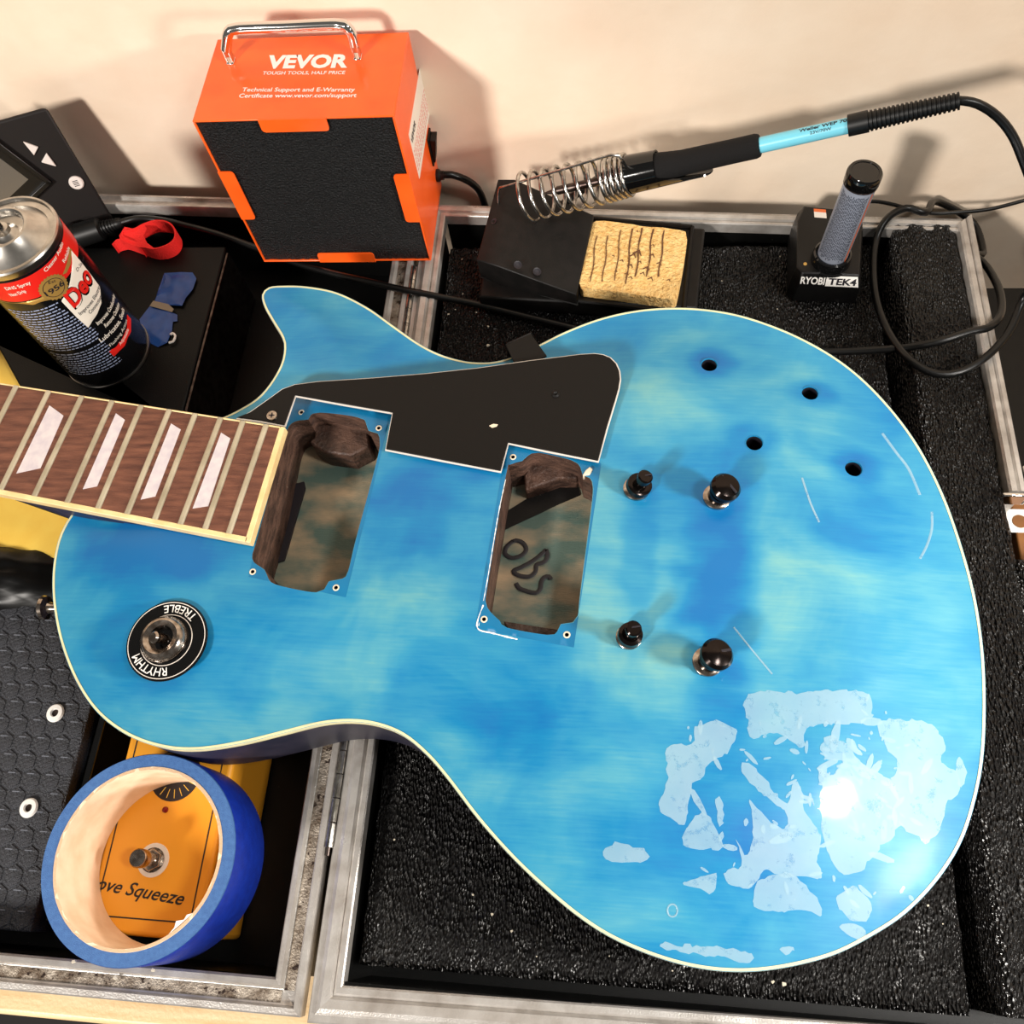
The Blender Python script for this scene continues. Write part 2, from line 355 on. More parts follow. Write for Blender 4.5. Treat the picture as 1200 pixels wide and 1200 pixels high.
# dirt packed in the grooves of the left half
MB().box(XL, XA0 + .4, YF - 1.02, YF - .52, -.12, -.07).obj('groove_dirt', 'alu_dirty', case, label='gritty dirt packed in the front groove')
MB().box(XA0 + .5, XA0 + 1.0, YF - .5, ybi(XA0), -.12, -.075).obj('groove_dirt', 'alu_dirty', case)
XE = 34
rail('front_rail', [((XB1, YF - .1, 0), (XB0, YFo - .2, 0)), ((XE, YF + .5, 0), (XE, YFo + .5, 0))], PR2, 'alu')
rail('side_rail', [((XB1, ybi(XB1), 0), (XB0, yb(XB0), 0)), ((XB1, YF - .1, 0), (XB0, YFo - .2, 0))], PR2, 'alu')
rail('back_rail', [((21.3, ybi(21.3), 0), (22.2, yb(22.2), 0)), ((XB1, ybi(XB1), 0), (XB0, yb(XB0), 0))], PR2, 'alu')
rail('side_rail', [((21.32, 22.6, .35), (22.2, 22.6, .35)), ((21.3, ybi(21.3) + .2, .35), (22.2, yb(22.2), .35))], [(0, 0, 0), (.12, 0, .14), (.4, 0, .2), (.5, 0, .05), (.62, 0, .2), (.9, 0, .14), (1, 0, 0)], 'alu', -2.6)
mb = MB(); mb.box(20.95, 22.25, 22.28, 22.52, -.6, .5); mb.box(22.25, 22.45, 22.28, 24.2, -.6, .5)
mb.obj('corner_bracket', 'chrome', case, bevel=.07, label='bright folded corner bracket')
# piano hinge between the halves
hg = MB().tube([(-13.45, 38.6, .0), (-13.45, 1.98, .0)], .09, 10).obj('hinge', 'darkmetal', case)
y = 38.6; i = 0
while y > 2.4:
    MB().tube([(-13.45, y, .02), (-13.45, y - 1.12, .02)], .2, 10).obj('knuckle', 'steel', hg); y -= 1.17; i += 1
# shells and lining
mb = MB(); mb.box(XL, XA0 - .05, YF - .3, ybi(-40) - .2, -7.9, -6.5); mb.obj('left_tray', 'blackin', case)
for q in ((XL, XA0 - .0, YF - .25, YF - .0), (XA0 + .02, XA0 + .2, YF, 42)): MB().box(*q, -6.6, -.2).obj('tray_wall', 'blackin', case)
mb = MB(); mb.box(XB1 - .2, XE, YF - .3, ybi(22) - .1, -7.9, -5.4); mb.obj('right_tray', 'blackin', case)
for a_, b_ in ((XL, XA0), (XB1, 21.2)): MB().prism([(a_, ybi(a_) + .02), (b_, ybi(b_) + .02), (b_, ybi(b_) + .3), (a_, ybi(a_) + .3)], -6.5, -.7).obj('tray_wall', 'blackin', case)
for q in ((XB1 - .25, XB1 - .02, YF, 42, -5.5, -.15), (XB1, XE, YF - .3, YF + .05, -5.5, -.2), (22.2, 22.4, 24.3, 41.5, -7.9, -.3)): MB().box(*q).obj('tray_wall', 'blackin', case)

def bumpy(x0, x1, y0, y1, z, zb, step, amp, seed, edge=None):
    nx = int((x1 - x0) / step) + 1; ny = int((y1 - y0) / step) + 1; vs = []; fs = []
    for j in range(ny):
        for i in range(nx):
            X = x0 + (x1 - x0) * i / (nx - 1); Y = y0 + (y1 - y0) * j / (ny - 1)
            Z = z + amp * noise.noise(Vector((X * 1.5, Y * .9, seed))) + amp * .7 * noise.noise(Vector((X * 4.2, Y * 2.2, seed + 5)))
            if i in (0, nx - 1) or j in (0, ny - 1): Z -= .18
            xx = X + (edge(Y) if edge and i < 3 else 0)
            vs.append((xx, Y, Z))
    for j in range(ny - 1):
        for i in range(nx - 1): a = j * nx + i; fs.append((a, a + 1, a + nx + 1, a + nx))
    ring = [i for i in range(nx)] + [j * nx + nx - 1 for j in range(1, ny)] + [(ny - 1) * nx + i for i in range(nx - 2, -1, -1)] + [j * nx for j in range(ny - 2, 0, -1)]
    k = len(vs); vs += [(vs[r_][0], vs[r_][1], zb) for r_ in ring]; n = len(ring)
    for q in range(n): fs.append((ring[q], k + q, k + (q + 1) % n, ring[(q + 1) % n]))
    fs.append(tuple(k + q for q in range(n)))
    return MB().add(vs, fs)
XG0, XG1 = 16.35, 17.45           # dark gap between the foam bed and the foam strip
bumpy(XB1 + .35, XG0, YF + .75, 41.2, -1.0, -5.4, .28, .2, 1).obj('foam_bed', 'foam', case, smooth=60, label='rough black foam bed')
bumpy(XG1, 21.2, YF + .9, 42.0, .05, -5.4, .28, .2, 3).obj('foam_strip', 'foam', case, smooth=60, label='raised black foam strip along the right edge')
bumpy(21.2, 25.5, YF + .9, 18.9, .0, -5.4, .28, .2, 4).obj('foam_strip', 'foam', case, smooth=60)

# ------------------------------------------------------------------ things beyond the right rail
bx = thing('brown_box', (28, 22, -8), 'brown wooden box just beyond the end of the right case rail', 'box')
q0 = at(1185, 597, -2.4); q1 = at(1185, 624, -2.4)
MB().box(22.6, 36, 19.2, 25.6, -7.98, -2.4).obj('body', 'brown', bx, bevel=.1)
mb = MB(); st = [(q0[0] - .3, q0[1]), (q0[0] + 1.2, q0[1]), (q0[0] + 1.6, q0[1] - .4), (q1[0] + 1.7, q1[1]), (q1[0] - .2, q1[1])]
sk = mb.prism(st, -2.4, -2.36).obj('sticker', 'white', bx, label='white sticker with a brown disc')
c = at(1195, 611, -2.35); MB().prism(circle(c, .4), -2.36, -2.33).obj('disc', 'brown', sk)
o = MB().box(22.6, 38, 25.8, 40.5, -7.98, -5.5).obj('black_box', 'blackin', None, bevel=.15)
tag(o, 'low black box in the gap between right case rail and wall', 'box')
o = MB().box(25.6, 38, 10.5, 19.0, -7.98, -2.0).obj('grey_box', 'station', None, bevel=.15)
tag(o, 'dark grey box in front of the brown wooden box at the right edge', 'box')

# ------------------------------------------------------------------ left half contents
c0 = at(248, 355, -1); c1 = at(229, 424, -1)
xr = (c0[0] + c1[0]) / 2
bl = at(21, 449, -1); bl0 = at(0, 411, -1)
dirv = (bl0 - bl); 
bd = thing('black_board', (-34, 35, -6.5), 'flat black box top carrying the spray can and the red strap', 'box')
bp = [(xr, 41.5), (xr, 26.6), tuple((bl - dirv * 1.1)[:2]), tuple((bl0 + dirv * 4)[:2]), (-60, 41.5)]
MB().prism(bp, -6.5, -1).obj('box_top', 'board', bd, bevel=.12)
mb = MB().box(xr + .05, xr + .22, 27, 41, -6.5, -1.1); mb.obj('edge_trim', 'darkmetal', bd, bevel=.03)
yc = [at(*p, -1.7) for p in ((-90, 400), (40, 400), (104, 590), (80, 655), (0, 650), (-90, 660))]
o = MB().prism([(p[0], p[1]) for p in yc], -2.2, -1.7).obj('yellow_card', 'yellow', None, bevel=.03)
tag(o, 'plain yellow card lying in the case below the guitar neck', 'card')
# support block below the card
o = MB().prism([(p[0] * .98 - .7, p[1] * .98 + .3) for p in yc], -6.5, -2.22).obj('storage_tin', 'blackin', None, bevel=.1)
tag(o, 'black tin the yellow card lies on, mostly hidden', 'tin')
# black bag
bagc = at(20, 668, -.6); vs = []; fs = []; nx, ny = 44, 24
for j in range(ny + 1):
    for i in range(nx):
        a = 2 * PI * i / nx; t = j / ny
        rx, ry = 8.5 * math.sin(t * PI / 2), 2.65 * math.sin(t * PI / 2)
        X = bagc[0] - 4.1 + rx * math.copysign(abs(math.cos(a)) ** .75, math.cos(a)); Y = bagc[1] + ry * math.copysign(abs(math.sin(a)) ** .8, math.sin(a))
        Z = -6.4 + 5.6 * math.cos(t * PI / 2) ** .45 + .25 * noise.noise(Vector((X * .8, Y * 1.4, 2)))
        vs.append((X, Y, max(Z, -6.45)))
for j in range(ny):
    for i in range(nx): fs.append((j * nx + i, (j + 1) * nx + i, (j + 1) * nx + (i + 1) % nx, j * nx + (i + 1) % nx))
fs.append(tuple(ny * nx + i for i in range(nx)))
o = MB().add(vs, fs).obj('plastic_bag', 'bag', None, smooth=80)
tag(o, 'glossy black plastic bag between the yellow card and the hexagon tread board', 'bag')
# hexagon tread board
HZ = -2.0
h0 = at(107, 850, HZ); h1 = at(28, 1092, HZ); h2 = at(30, 695, HZ)
hx1 = (h0[0] + h1[0]) / 2; hy0 = h1[1]; hy1 = h2[1]
hb = thing('tread_board', (hx1 - 8, (hy0 + hy1) / 2, -6.5), 'dark grey board with raised rubber hexagons and white cap washers', 'board')
MB().box(hx1 - 22, hx1, hy0, hy1, -6.5, HZ).obj('base', 'hexmat', hb, bevel=.12)
P = 1.12; hexme = None; ri = 0; yy = hy0 + .6; cnt = 0
wash = [at(66, 836, HZ), at(35, 947, HZ)]
while yy < hy1 - .4:
    xx = hx1 - .62 - (P / 2 if ri % 2 else 0)
    while xx > hx1 - 13.5:
        if min(np.hypot(xx - q[0], yy - q[1]) for q in wash) > .75:
            if hexme is None:
                m_ = MB()
                m_.lathe([(.6, 0), (.545, .055), (.0001, .055)], (0, 0, 0), (0, 0, 1), 6, caps=False)
                nf = len(m_.f); m_.box(-.3, .12, .3, .345, .05, .075)
                me = bpy.data.meshes.new('hexagon'); me.from_pydata([tuple(np.array(v) * S) for v in m_.v], [], m_.f); me.materials.append(M['hexmat']); me.materials.append(M['dash']); [setattr(p_, 'material_index', 1) for p_ in me.polygons if p_.index >= nf]; hexme = me
            ob = bpy.data.objects.new('hexagon', hexme); COL.objects.link(ob); ob.parent = hb
            ob.location = Vector((np.array([xx, yy, HZ]) - rootloc(hb)).tolist()) * S; cnt += 1
        xx -= P
    yy += P * .866; ri += 1
for q in wash:
    wv = MB().lathe([(.2, .02), (.48, .02), (.52, .1), (.45, .2), (.24, .22), (.2, .1)], (q[0], q[1], HZ), n=28, closed=True).obj('washer', 'white', hb, label='white cap washer')
    MB().lathe([(.0001, .04), (.2, .04), (.2, .1), (.0001, .12)], (q[0], q[1], HZ), n=16, caps=False).obj('screw', 'darkmetal', wv)
o = MB().box(hx1 + .25, hx1 + .7, hy0 + .5, hy1 - 1, -6.5, -2.6).obj('divider_strip', 'gloss', None, bevel=.08)
tag(o, 'narrow shiny black divider strip beside the hexagon tread board', 'divider')

# ------------------------------------------------------------------ yellow effects pedal under the tape roll
PZ = -.86
pl = at(156, 885, PZ)[0] - .45; pr = at(262, 892, PZ)[0] + .55; p0 = at(215, 1082, PZ)[1] - .75; p1 = p0 + 12.2
pd = thing('effects_pedal', ((pl + pr) / 2, (p0 + p1) / 2, -6.5), 'amber effects pedal with footswitch, under the blue tape roll', 'effects pedal')
MB().box(pl, pr, p0, p1, -6.5, PZ).obj('enclosure', 'pedal', pd, bevel=.25, seg=3)
fl, fr_, f0, f1 = pl + .45, pr - .55, p0 + .75, p1 - .4
mb = MB()
for (a, b, c_, d) in ((fl, fr_, f0, f0 + .07), (fl, fr_, f1 - .07, f1), (fl, fl + .07, f0, f1), (fr_ - .07, fr_, f0, f1)): mb.box(a, b, c_, d, PZ, PZ + .012)
mb.obj('border_line', 'ink', pd)
A_ = at(102, 1040, PZ); B_ = at(214, 1061, PZ)
text_line('Love Squeeze', A_, B_, (0, 0, 1), .62, shear=.35, bold=.012, eps=.014).obj('lettering', 'ink', pd, smooth=0, label='black script lettering')
c = at(206, 908, PZ); kn = MB().lathe([(1.35, 0), (1.35, .02), (.0001, .025)], c, n=36, caps=False).obj('dial_plate', 'ink', pd)
MB().lathe([(.62, .02), (.6, .9), (.5, 1.0), (.0001, 1.0)], (c[0], c[1] + .4, c[2]), n=24, caps=False).obj('knob', 'plastic', kn)
mb = MB()
for k in range(9):
    a = math.radians(200 + k * 20); mb.tube([(c[0] + .75 * math.cos(a), c[1] + .75 * math.sin(a), PZ + .035), (c[0] + 1.2 * math.cos(a), c[1] + 1.2 * math.sin(a), PZ + .035)], .02, 4)
mb.obj('dial_mark', 'yellow', kn)
c = at(194, 949, PZ); MB().lathe([(.16, 0), (.15, .08), (.0001, .14)], c, n=16, caps=False).obj('indicator', 'led', pd)
c = at(180, 1008, PZ)
fsn = MB().lathe([(.82, 0), (.82, .05), (.0001, .05)], c, n=28, caps=False).obj('footswitch', 'ply', pd, label='silver footswitch on a translucent washer')
MB().lathe([(.6, .05), (.6, .12), (.0001, .12)], c, n=24, caps=False).obj('washer', 'nickel', fsn)
MB().lathe([(.56, .12), (.56, .36), (.4, .4), (.0001, .4)], c, n=6, caps=False).obj('nut', 'nickel', fsn, bevel=.03)
MB().lathe([(.33, .36), (.33, .9), (.28, .92), (.28, 1.1), (.44, 1.12), (.46, 1.62), (.4, 1.72), (.0001, 1.74)], c, n=24, caps=False).obj('plunger', 'nickel', fsn)

# ------------------------------------------------------------------ roll of blue masking tape
tc_ = (-21.6, 1.26, PZ + .02)
tp = thing('tape_roll', tc_, 'large roll of blue masking tape lying flat on the amber pedal', 'tape roll')
H_ = 3.85
MB().lathe([(4.05, .02), (4.64, 0), (4.66, .1), (4.66, H_ - .06), (4.63, H_), (4.05, H_)], tc_, n=96, closed=True).obj('tape', 'tape', tp, smooth=50)
MB().lathe([(4.665, .05), (4.675, .06), (4.675, H_ - .08), (4.665, H_ - .06)], tc_, n=96, closed=True).obj('outer_wrap', 'tapeside', tp, smooth=50, label='glossy outer wrap, its blue darkened to paint in shade')
mb = MB(); n_ = 96; rings = []
prof = [(4.05, -.0), (4.05, H_ + .02), (3.9, H_ + .03), (3.88, H_ - .03), (3.88, 0)]
mb.lathe(prof, tc_, n=n_, closed=True)
for k in range(n_):       # slightly torn upper edge
    for q in (1, 2):
        x, y_, z = mb.v[q * n_ + k]; mb.v[q * n_ + k] = (x, y_, z + .035 * noise.noise(Vector((math.cos(k / n_ * 2 * PI) * 9, math.sin(k / n_ * 2 * PI) * 9, q))))
mb.obj('cardboard_core', 'card', tp, smooth=50)
MB().lathe([(4.04, H_ + .0), (4.04, H_ + .035), (3.9, H_ + .035), (3.9, H_)], tc_, n=n_, closed=True).obj('core_edge', 'cardedge', tp)
mb = MB(); e = at(215, 1074, 2.9); mb.prism([(tc_[0] + 3.9 * math.cos(a) - d * math.cos(a) - .0, tc_[1] + 3.9 * math.sin(a) - d * math.sin(a)) for a, d in ((-.95, 0), (-.85, .12), (-.8, .3), (-.72, .1), (-.66, .16), (-.6, 0))], PZ + H_ - .12, PZ + H_ + .02)
mb.obj('paper_flap', 'white', tp, label='torn white paper flap')

# ------------------------------------------------------------------ spray can
CZ = -.98; cc = at(127, 413, CZ); zc = zabove(0, 270, cc[0], cc[1]) - .3; CR = 2.86
can = thing('spray_can', (cc[0], cc[1], CZ), 'contact cleaner spray can with silver top standing on the black box', 'spray can')
MB().lathe([(CR - .3, 0), (CR - .06, 0), (CR, .14), (CR, zc - .55 - CZ), (CR - .06, zc - .5 - CZ), (.001, zc - .6 - CZ)], (cc[0], cc[1], CZ), n=160).obj('can_body', 'canblack', can, smooth=40)
MB().lathe([(CR - .1, 0), (CR + .03, .02), (CR + .06, .1), (CR + .02, .2), (CR - .05, .2)], (cc[0], cc[1], CZ), n=72, closed=True).obj('bottom_rim', 'tin', can, smooth=60)
z_ = zc - CZ
MB().lathe([(CR + .0, z_ - .62), (CR + .05, z_ - .5), (CR + .06, z_ - .2), (CR + .0, z_ - .1), (CR - .1, z_ - .12), (CR - .16, z_ - .3), (CR - .5, z_ - .32), (CR - .9, z_ - .02), (CR - 1.25, z_ + .32),
            (CR - 1.36, z_ + .45), (CR - 1.5, z_ + .48), (CR - 1.6, z_ + .4), (CR - 1.66, z_ + .1), (CR - 2.1, z_ + .0), (CR - 2.3, z_ + .1), (.45, z_ + .2), (.4, z_ + .45), (.25, z_ + .5), (.0001, z_ + .5)],
           (cc[0], cc[1], CZ), n=72, caps=False).obj('dome', 'tin', can, smooth=30)
MB().lathe([(.18, z_ + .45), (.18, z_ + .95), (.1, z_ + 1.0), (.0001, z_ + .98)], (cc[0], cc[1], CZ), n=16, caps=False).obj('valve_stem', 'plastic', can)
# label: curved patches; s = arc length in cm measured to the right from the direction facing the camera nadir, h above the base
ang0 = math.atan2(-cc[1], -cc[0])
def cyl(s, h, e=.012):
    a = ang0 + s / CR; rr = CR + e; return (cc[0] + rr * math.cos(a), cc[1] + rr * math.sin(a), CZ + h)
def canpix(px, py):      # where the sight line through a pixel meets the can: returns (s, h)
    v = ray(px, py); v = v / np.linalg.norm(v); ox, oy = -cc[0], -cc[1]
    a = v[0] ** 2 + v[1] ** 2; b = 2 * (ox * v[0] + oy * v[1]); c_ = ox * ox + oy * oy - CR * CR; D = max(b * b - 4 * a * c_, 0)
    t = (-b - math.sqrt(D)) / (2 * a); X, Y, Z = ox + v[0] * t, oy + v[1] * t, CH + v[2] * t
    s = (math.atan2(Y, X) - ang0 + PI) % (2 * PI) - PI; return s * CR, Z - CZ
def canpoly(pts, m, name='label_patch', e=.012, label=None):
    return sheet([canpix(*p) if p[0] > -500 else p for p in pts], [], .2, lambda s, h: cyl(s, h, e)).obj(name, m, can, smooth=80, label=label)
def band(h0_, h1_, m, s0, s1, e, name, label=None):
    return sheet([(s0, h0_), (s1, h0_)] + [(s1, h1_), (s0, h1_)], [], .22, lambda s, h: cyl(s, h, e)).obj(name, m, can, smooth=80, label=label)
band(z_ - 2.45, z_ - .62, 'canred', -CR * PI * .98, CR * PI * .98, .018, 'red_band', 'red band with white writing')
def zm(pts): return [(x / 4.8, 230 + y / 4.8) for x, y in pts]
goldh = z_ - 2.5
sheet([(-CR * 3, goldh - .1), (-1.5, goldh - .25), (-.2, goldh - .5), (.6, goldh - .35), (.6, goldh + .2), (-CR * 3, goldh + .25)], [], .22, lambda s, h: cyl(s, h, .026)).obj('gold_swoosh', 'cangold', can, smooth=80)
canpoly(zm([(345, 590), (395, 300), (450, 365), (500, 430), (560, 510), (568, 600), (545, 660), (495, 738), (430, 680)]), 'canwhite', 'white_panel', .032, 'white panel with red lettering')
canpoly(zm([(385, 290), (402, 300), (395, 380), (372, 430), (350, 440), (375, 370)]), 'cangold', 'gold_swoosh', .036)
def cantext(s, a, b, h, m, e=.046, **kw):
    sa, ha = canpix(*zm([a])[0]); sb, hb_ = canpix(*zm([b])[0]); L_ = math.hypot(sb - sa, hb_ - ha); ux, uy = (sb - sa) / L_, (hb_ - ha) / L_
    return text(s, lambda u, v: cyl(sa + u * (sb - sa) - uy * v * h, ha + u * (hb_ - ha) + ux * v * h, e), **kw).obj('lettering', m, can, smooth=0)
cantext('Deo', (416, 632), (518, 455), 1.25, 'canblack', .044, bold=.06, shear=.15)
cantext('Deo', (412, 626), (514, 447), 1.15, 'canred', .052, bold=.03, shear=.15)
cantext('D-Series', (432, 425), (470, 350), .22, 'ink')
cantext('Improves Electrical', (450, 668), (562, 500), .26, 'ink', bold=.012)
cantext('Connections', (505, 662), (572, 560), .26, 'ink', bold=.012)
cantext('Improves Conductivity', (548, 725), (642, 560), .3, 'canwhite', bold=.015)
cantext('Removes Oxidation', (592, 738), (668, 610), .3, 'canwhite', bold=.015)
cantext('Lubricates, Seals', (565, 820), (695, 640), .34, 'canwhite', bold=.015)
cantext('Flushing Action', (620, 845), (712, 700), .24, 'canwhite')
canpoly(zm([(612, 872), (640, 900), (700, 840), (735, 760), (735, 690), (712, 665), (712, 740), (680, 810)]), 'canred', 'red_flash', .032)
cantext('Adjustable', (675, 838), (722, 750), .26, 'canwhite')
cantext('Cleaner Audio', (255, 425), (352, 265), .24, 'canwhite', bold=.012)
cantext('Reliable', (360, 375), (388, 290), .24, 'canwhite', bold=.012)
cantext('DNS Spray', (38, 525), (175, 488), .24, 'canwhite', bold=.012)
cantext('Non Drip', (65, 560), (150, 535), .24, 'canwhite', bold=.012)
se, he = canpix(*zm([(302, 512)])[0])
star = [(se + (.86 if k % 2 else .78) * math.cos(k * PI / 24), he + (.86 if k % 2 else .78) * math.sin(k * PI / 24)) for k in range(48)]
sheet(star, [], .2, lambda s, h: cyl(s, h, .05)).obj('seal', 'cangold', can, smooth=80, label='round gold seal')
mb = sheet(circle((se, he), .62, 32), [circle((se, he), .585, 32)], .5, lambda s, h: cyl(s, h, .058)); mb.obj('seal_ring', 'ink', can)
cantext('1956', (262, 560), (362, 490), .34, 'ink', .062, bold=.02)
cantext('Est', (272, 492), (312, 478), .2, 'ink', .062)
# rows of small print: two columns
mb = MB()
def fine_row(sa, sb, h, rnd):
    s = sa
    while s < sb:
        L_ = rnd.uniform(.1, .38); e_ = min(s + L_, sb)
        vs = [cyl(s, h, .02), cyl(e_, h, .02), cyl(e_, h + .085, .02), cyl(s, h + .085, .02)]; mb.add(vs, [(0, 1, 2, 3)]); s = e_ + .07
rnd = random.Random(3)
ss, hh = canpix(*zm([(255, 640)])[0]); s2, h2_ = canpix(*zm([(510, 870)])[0])
lo_ = min(ss, s2)
for k in range(28):
    h = z_ - 3.3 - k * .235
    if h < .5: break
    if k == 17: continue
    fine_row(-3.4 + (k % 3) * .1, -.25 - rnd.uniform(0, .25) + min(.6, max(0, (k - 2) * .06)), h, rnd)
mb.obj('fine_print', 'canblue', can, smooth=0, kind='stuff', label='rows of small pale print')

# ------------------------------------------------------------------ soldering station
B0 = np.array([*at(129, 250, .3)[:2], -1.0]); T0 = at(8, 138, 8)
hU = at(33, 243, 4) - at(62, 212, 5.4); hU[2] = 0; hU /= np.linalg.norm(hU)
Vv = T0 - B0; Vv -= hU * np.dot(Vv, hU); VL = np.linalg.norm(Vv); Vv /= VL
Nn = np.cross(hU, Vv); Nn = Nn if Nn[0] > 0 else -Nn
stn = thing('soldering_station', (T0[0] - 6, T0[1] - 6, -1), 'dark grey soldering station with screen and arrow buttons in the left corner', 'soldering station')
back = np.array([-Nn[0], -Nn[1], 0]); back /= np.linalg.norm(back)
W_ = 12.5
mb = MB()
a0, a1 = B0, B0 + hU * W_; t0, t1 = T0 - hU * np.dot(T0 - B0 - Vv * VL, hU), None
t0 = B0 + Vv * VL; t1 = t0 + hU * W_; D_ = 7.5
D_ = 3.2; bk = lambda p, du, dv: p - Nn * D_ + hU * du + Vv * dv
mb.add([a0, a1, t1, t0, bk(a0, 2.2, 1.8), bk(a1, -1, 1.8), bk(t1, -1, -1.6), bk(t0, 2.2, -1.6)],
       [(0, 1, 2, 3), (7, 6, 5, 4), (0, 4, 5, 1), (1, 5, 6, 2), (2, 6, 7, 3), (3, 7, 4, 0)])
if np.dot(np.cross(hU, Vv), Nn) < 0: mb.f = [f[::-1] for f in mb.f]
mb.obj('shell', 'station', stn, bevel=.25, seg=3)
def sp(px, py, e=0): return atplane(px, py, B0 + Nn * e, Nn)
bx0 = bk(t0, 2.6, -2.2); bx1 = bk(a0, 2.6, 2.2)
q4 = [bk(a0, 3.0, 2.2), bk(a1, -2, 2.2), bk(t1, -2, -2.6), bk(t0, 3.0, -2.6)]
mb = MB(); mb.add(q4 + [np.array([q[0] - 4.5, q[1] - .6, max(q[2] - 2.8, -.9)]) for q in q4], [(3, 2, 1, 0), (4, 5, 6, 7), (0, 1, 5, 4), (1, 2, 6, 5), (2, 3, 7, 6), (3, 0, 4, 7)]); mb.obj('rear_housing', 'station', stn, bevel=.2)
# raised frame round the screen, recess and glass
fr = [(-25, 145), (0, 165), (62, 212), (34, 250), (5, 300), (-60, 260)]
k0 = sp(62, 212); k1 = sp(0, 165); k2 = sp(33, 245)
e1 = (k1 - k0); e1 /= np.linalg.norm(e1); e2 = (k2 - k0) - e1 * np.dot(k2 - k0, e1); e2 /= np.linalg.norm(e2)
mb = MB(); LW, LH = 7.5, 5.2
for (o_, u, v) in ((k0 + e2 * 0, e1 * LH, e2 * .35), (k0, e1 * .35, e2 * LW), (k0 + e1 * LH, e1 * .35, e2 * LW), (k0 + e2 * LW, e1 * (LH + .35), e2 * .35)):
    mb.obox(o_ + Nn * .0, u, v, Nn * .32)
bz = mb.obj('screen_bezel', 'station_dark', stn, bevel=.06)
MB().obox(k0 + Nn * .01 + e1 * .3 + e2 * .3, e1 * (LH - .3), e2 * (LW - .3), Nn * .05).obj('screen_surround', 'station_dark', stn)
MB().obox(k0 + Nn * .05 + e1 * 1.1 + e2 * 1.0, e1 * (LH - 2), e2 * (LW - 2), Nn * .04).obj('screen', 'lcd', stn, label='grey unlit screen')
for tri in (((27, 165), (45, 171.5), (40, 181)), ((54.5, 178.5), (48.5, 189), (66, 194))):
    MB().slab([sp(*p) for p in tri], Nn, .16).obj('arrow_button', 'button', stn, bevel=.04, label='pale triangular arrow button')
c = sp(89.5, 213.5); rb = MB().lathe([(.48, 0), (.48, .12), (.4, .2), (.0001, .2)], c, Nn, n=28, caps=False).obj('round_button', 'button', stn, label='round pale menu button')
mb = MB()
for du in (-.18, -.06, .06, .18): mb.obox(c + Nn * .2 + Vv * du - hU * .18, Vv * .05, hU * .36, Nn * .01)
mb.obj('menu_icon', 'ink', rb)
# plug and socket
pA = at(92, 276, -.1) ; pB = at(118, 268, .0); pC = at(148, 262, -.1)
ax = pB - pA; L_ = np.linalg.norm(ax)
MB().lathe([(.001, -.6), (.95, -.6), (.95, -.1), (.82, 0), (.8, L_), (.55, L_ + .1), (.001, L_ + .1)], pA, ax, n=28, caps=False).obj('plug', 'rubber', stn)
mb = MB(); prf = [(.001, 0)]
for k in range(6): prf += [(.5 - k * .025, k * .22), (.5 - k * .025, k * .22 + .13), (.36, k * .22 + .14), (.36, k * .22 + .21)]
prf += [(.3, 1.5), (.001, 1.5)]
MB().lathe(prf, pB + ax / L_ * .1, ax, n=20, caps=False).obj('strain_relief', 'rubber', stn)

# ------------------------------------------------------------------ fume extractor
XZ0, XZ1 = .2, 11.8
e0 = at(310, 305, XZ0); e1_ = at(505, 308, XZ0)
EX0, EX1 = e0[0], e1_[0]; EY0 = (e0[1] + e1_[1]) / 2; EY1 = EY0 + 6.75
ext = thing('fume_extractor', ((EX0 + EX1) / 2, (EY0 + EY1) / 2, XZ0), 'orange fume extractor box with black foam filter and chrome carrying handle', 'fume extractor')
mb = MB(); t_ = .12
mb.box(EX0, EX1, EY0, EY1, XZ1 - t_, XZ1); mb.box(EX0, EX1, EY0, EY1, XZ0, XZ0 + t_)
mb.box(EX0, EX0 + t_, EY0, EY1, XZ0 + t_, XZ1 - t_); mb.box(EX1 - t_, EX1, EY0, EY1, XZ0 + t_, XZ1 - t_); mb.box(EX0, EX1, EY1 - .1, EY1, XZ0, XZ1)
mb.obj('housing', 'orange', ext, bevel=.05)
# foam filter with a rough face
vs = []; fs = []; nx = nz = 60
for j in range(nz + 1):
    for i in range(nx + 1):
        X = EX0 + t_ + (EX1 - EX0 - 2 * t_) * i / nx; Z = XZ0 + t_ + (XZ1 - XZ0 - 2 * t_) * j / nz
        vs.append((X, EY0 + .12 + .05 * noise.noise(Vector((X * 4, Z * 4, 1))), Z))
for j in range(nz):
    for i in range(nx): a = j * (nx + 1) + i; fs.append((a, a + 1, a + nx + 2, a + nx + 1))
mb = MB().add(vs, fs); mb.box(EX0 + t_, EX1 - t_, EY0 + .3, EY0 + 1.6, XZ0 + t_, XZ1 - t_); mb.obj('foam_filter', 'filter', ext, smooth=60, label='rough black foam filter')
def zf(pts, e=0):  # zoom of extractor -> point on front plane
    return [atplane(200 + x * .3, y * .3, (0, EY0 - e, 0), np.array([0, 1., 0])) for x, y in pts]
def tabm(pts):
    P_ = zf(pts, .0); xs = [p[0] for p in P_]; zs = [p[2] for p in P_]; return min(xs), max(xs), min(zs), max(zs)
tabs = [(zf([(335, 455)])[0][0], zf([(605, 455)])[0][0], XZ1 - .85, XZ1), (zf([(575, 1000)])[0][0], zf([(795, 1000)])[0][0], XZ0, XZ0 + .85)]
zt = zf([(200, 670), (310, 855)]); zr = zf([(890, 680), (970, 865)])
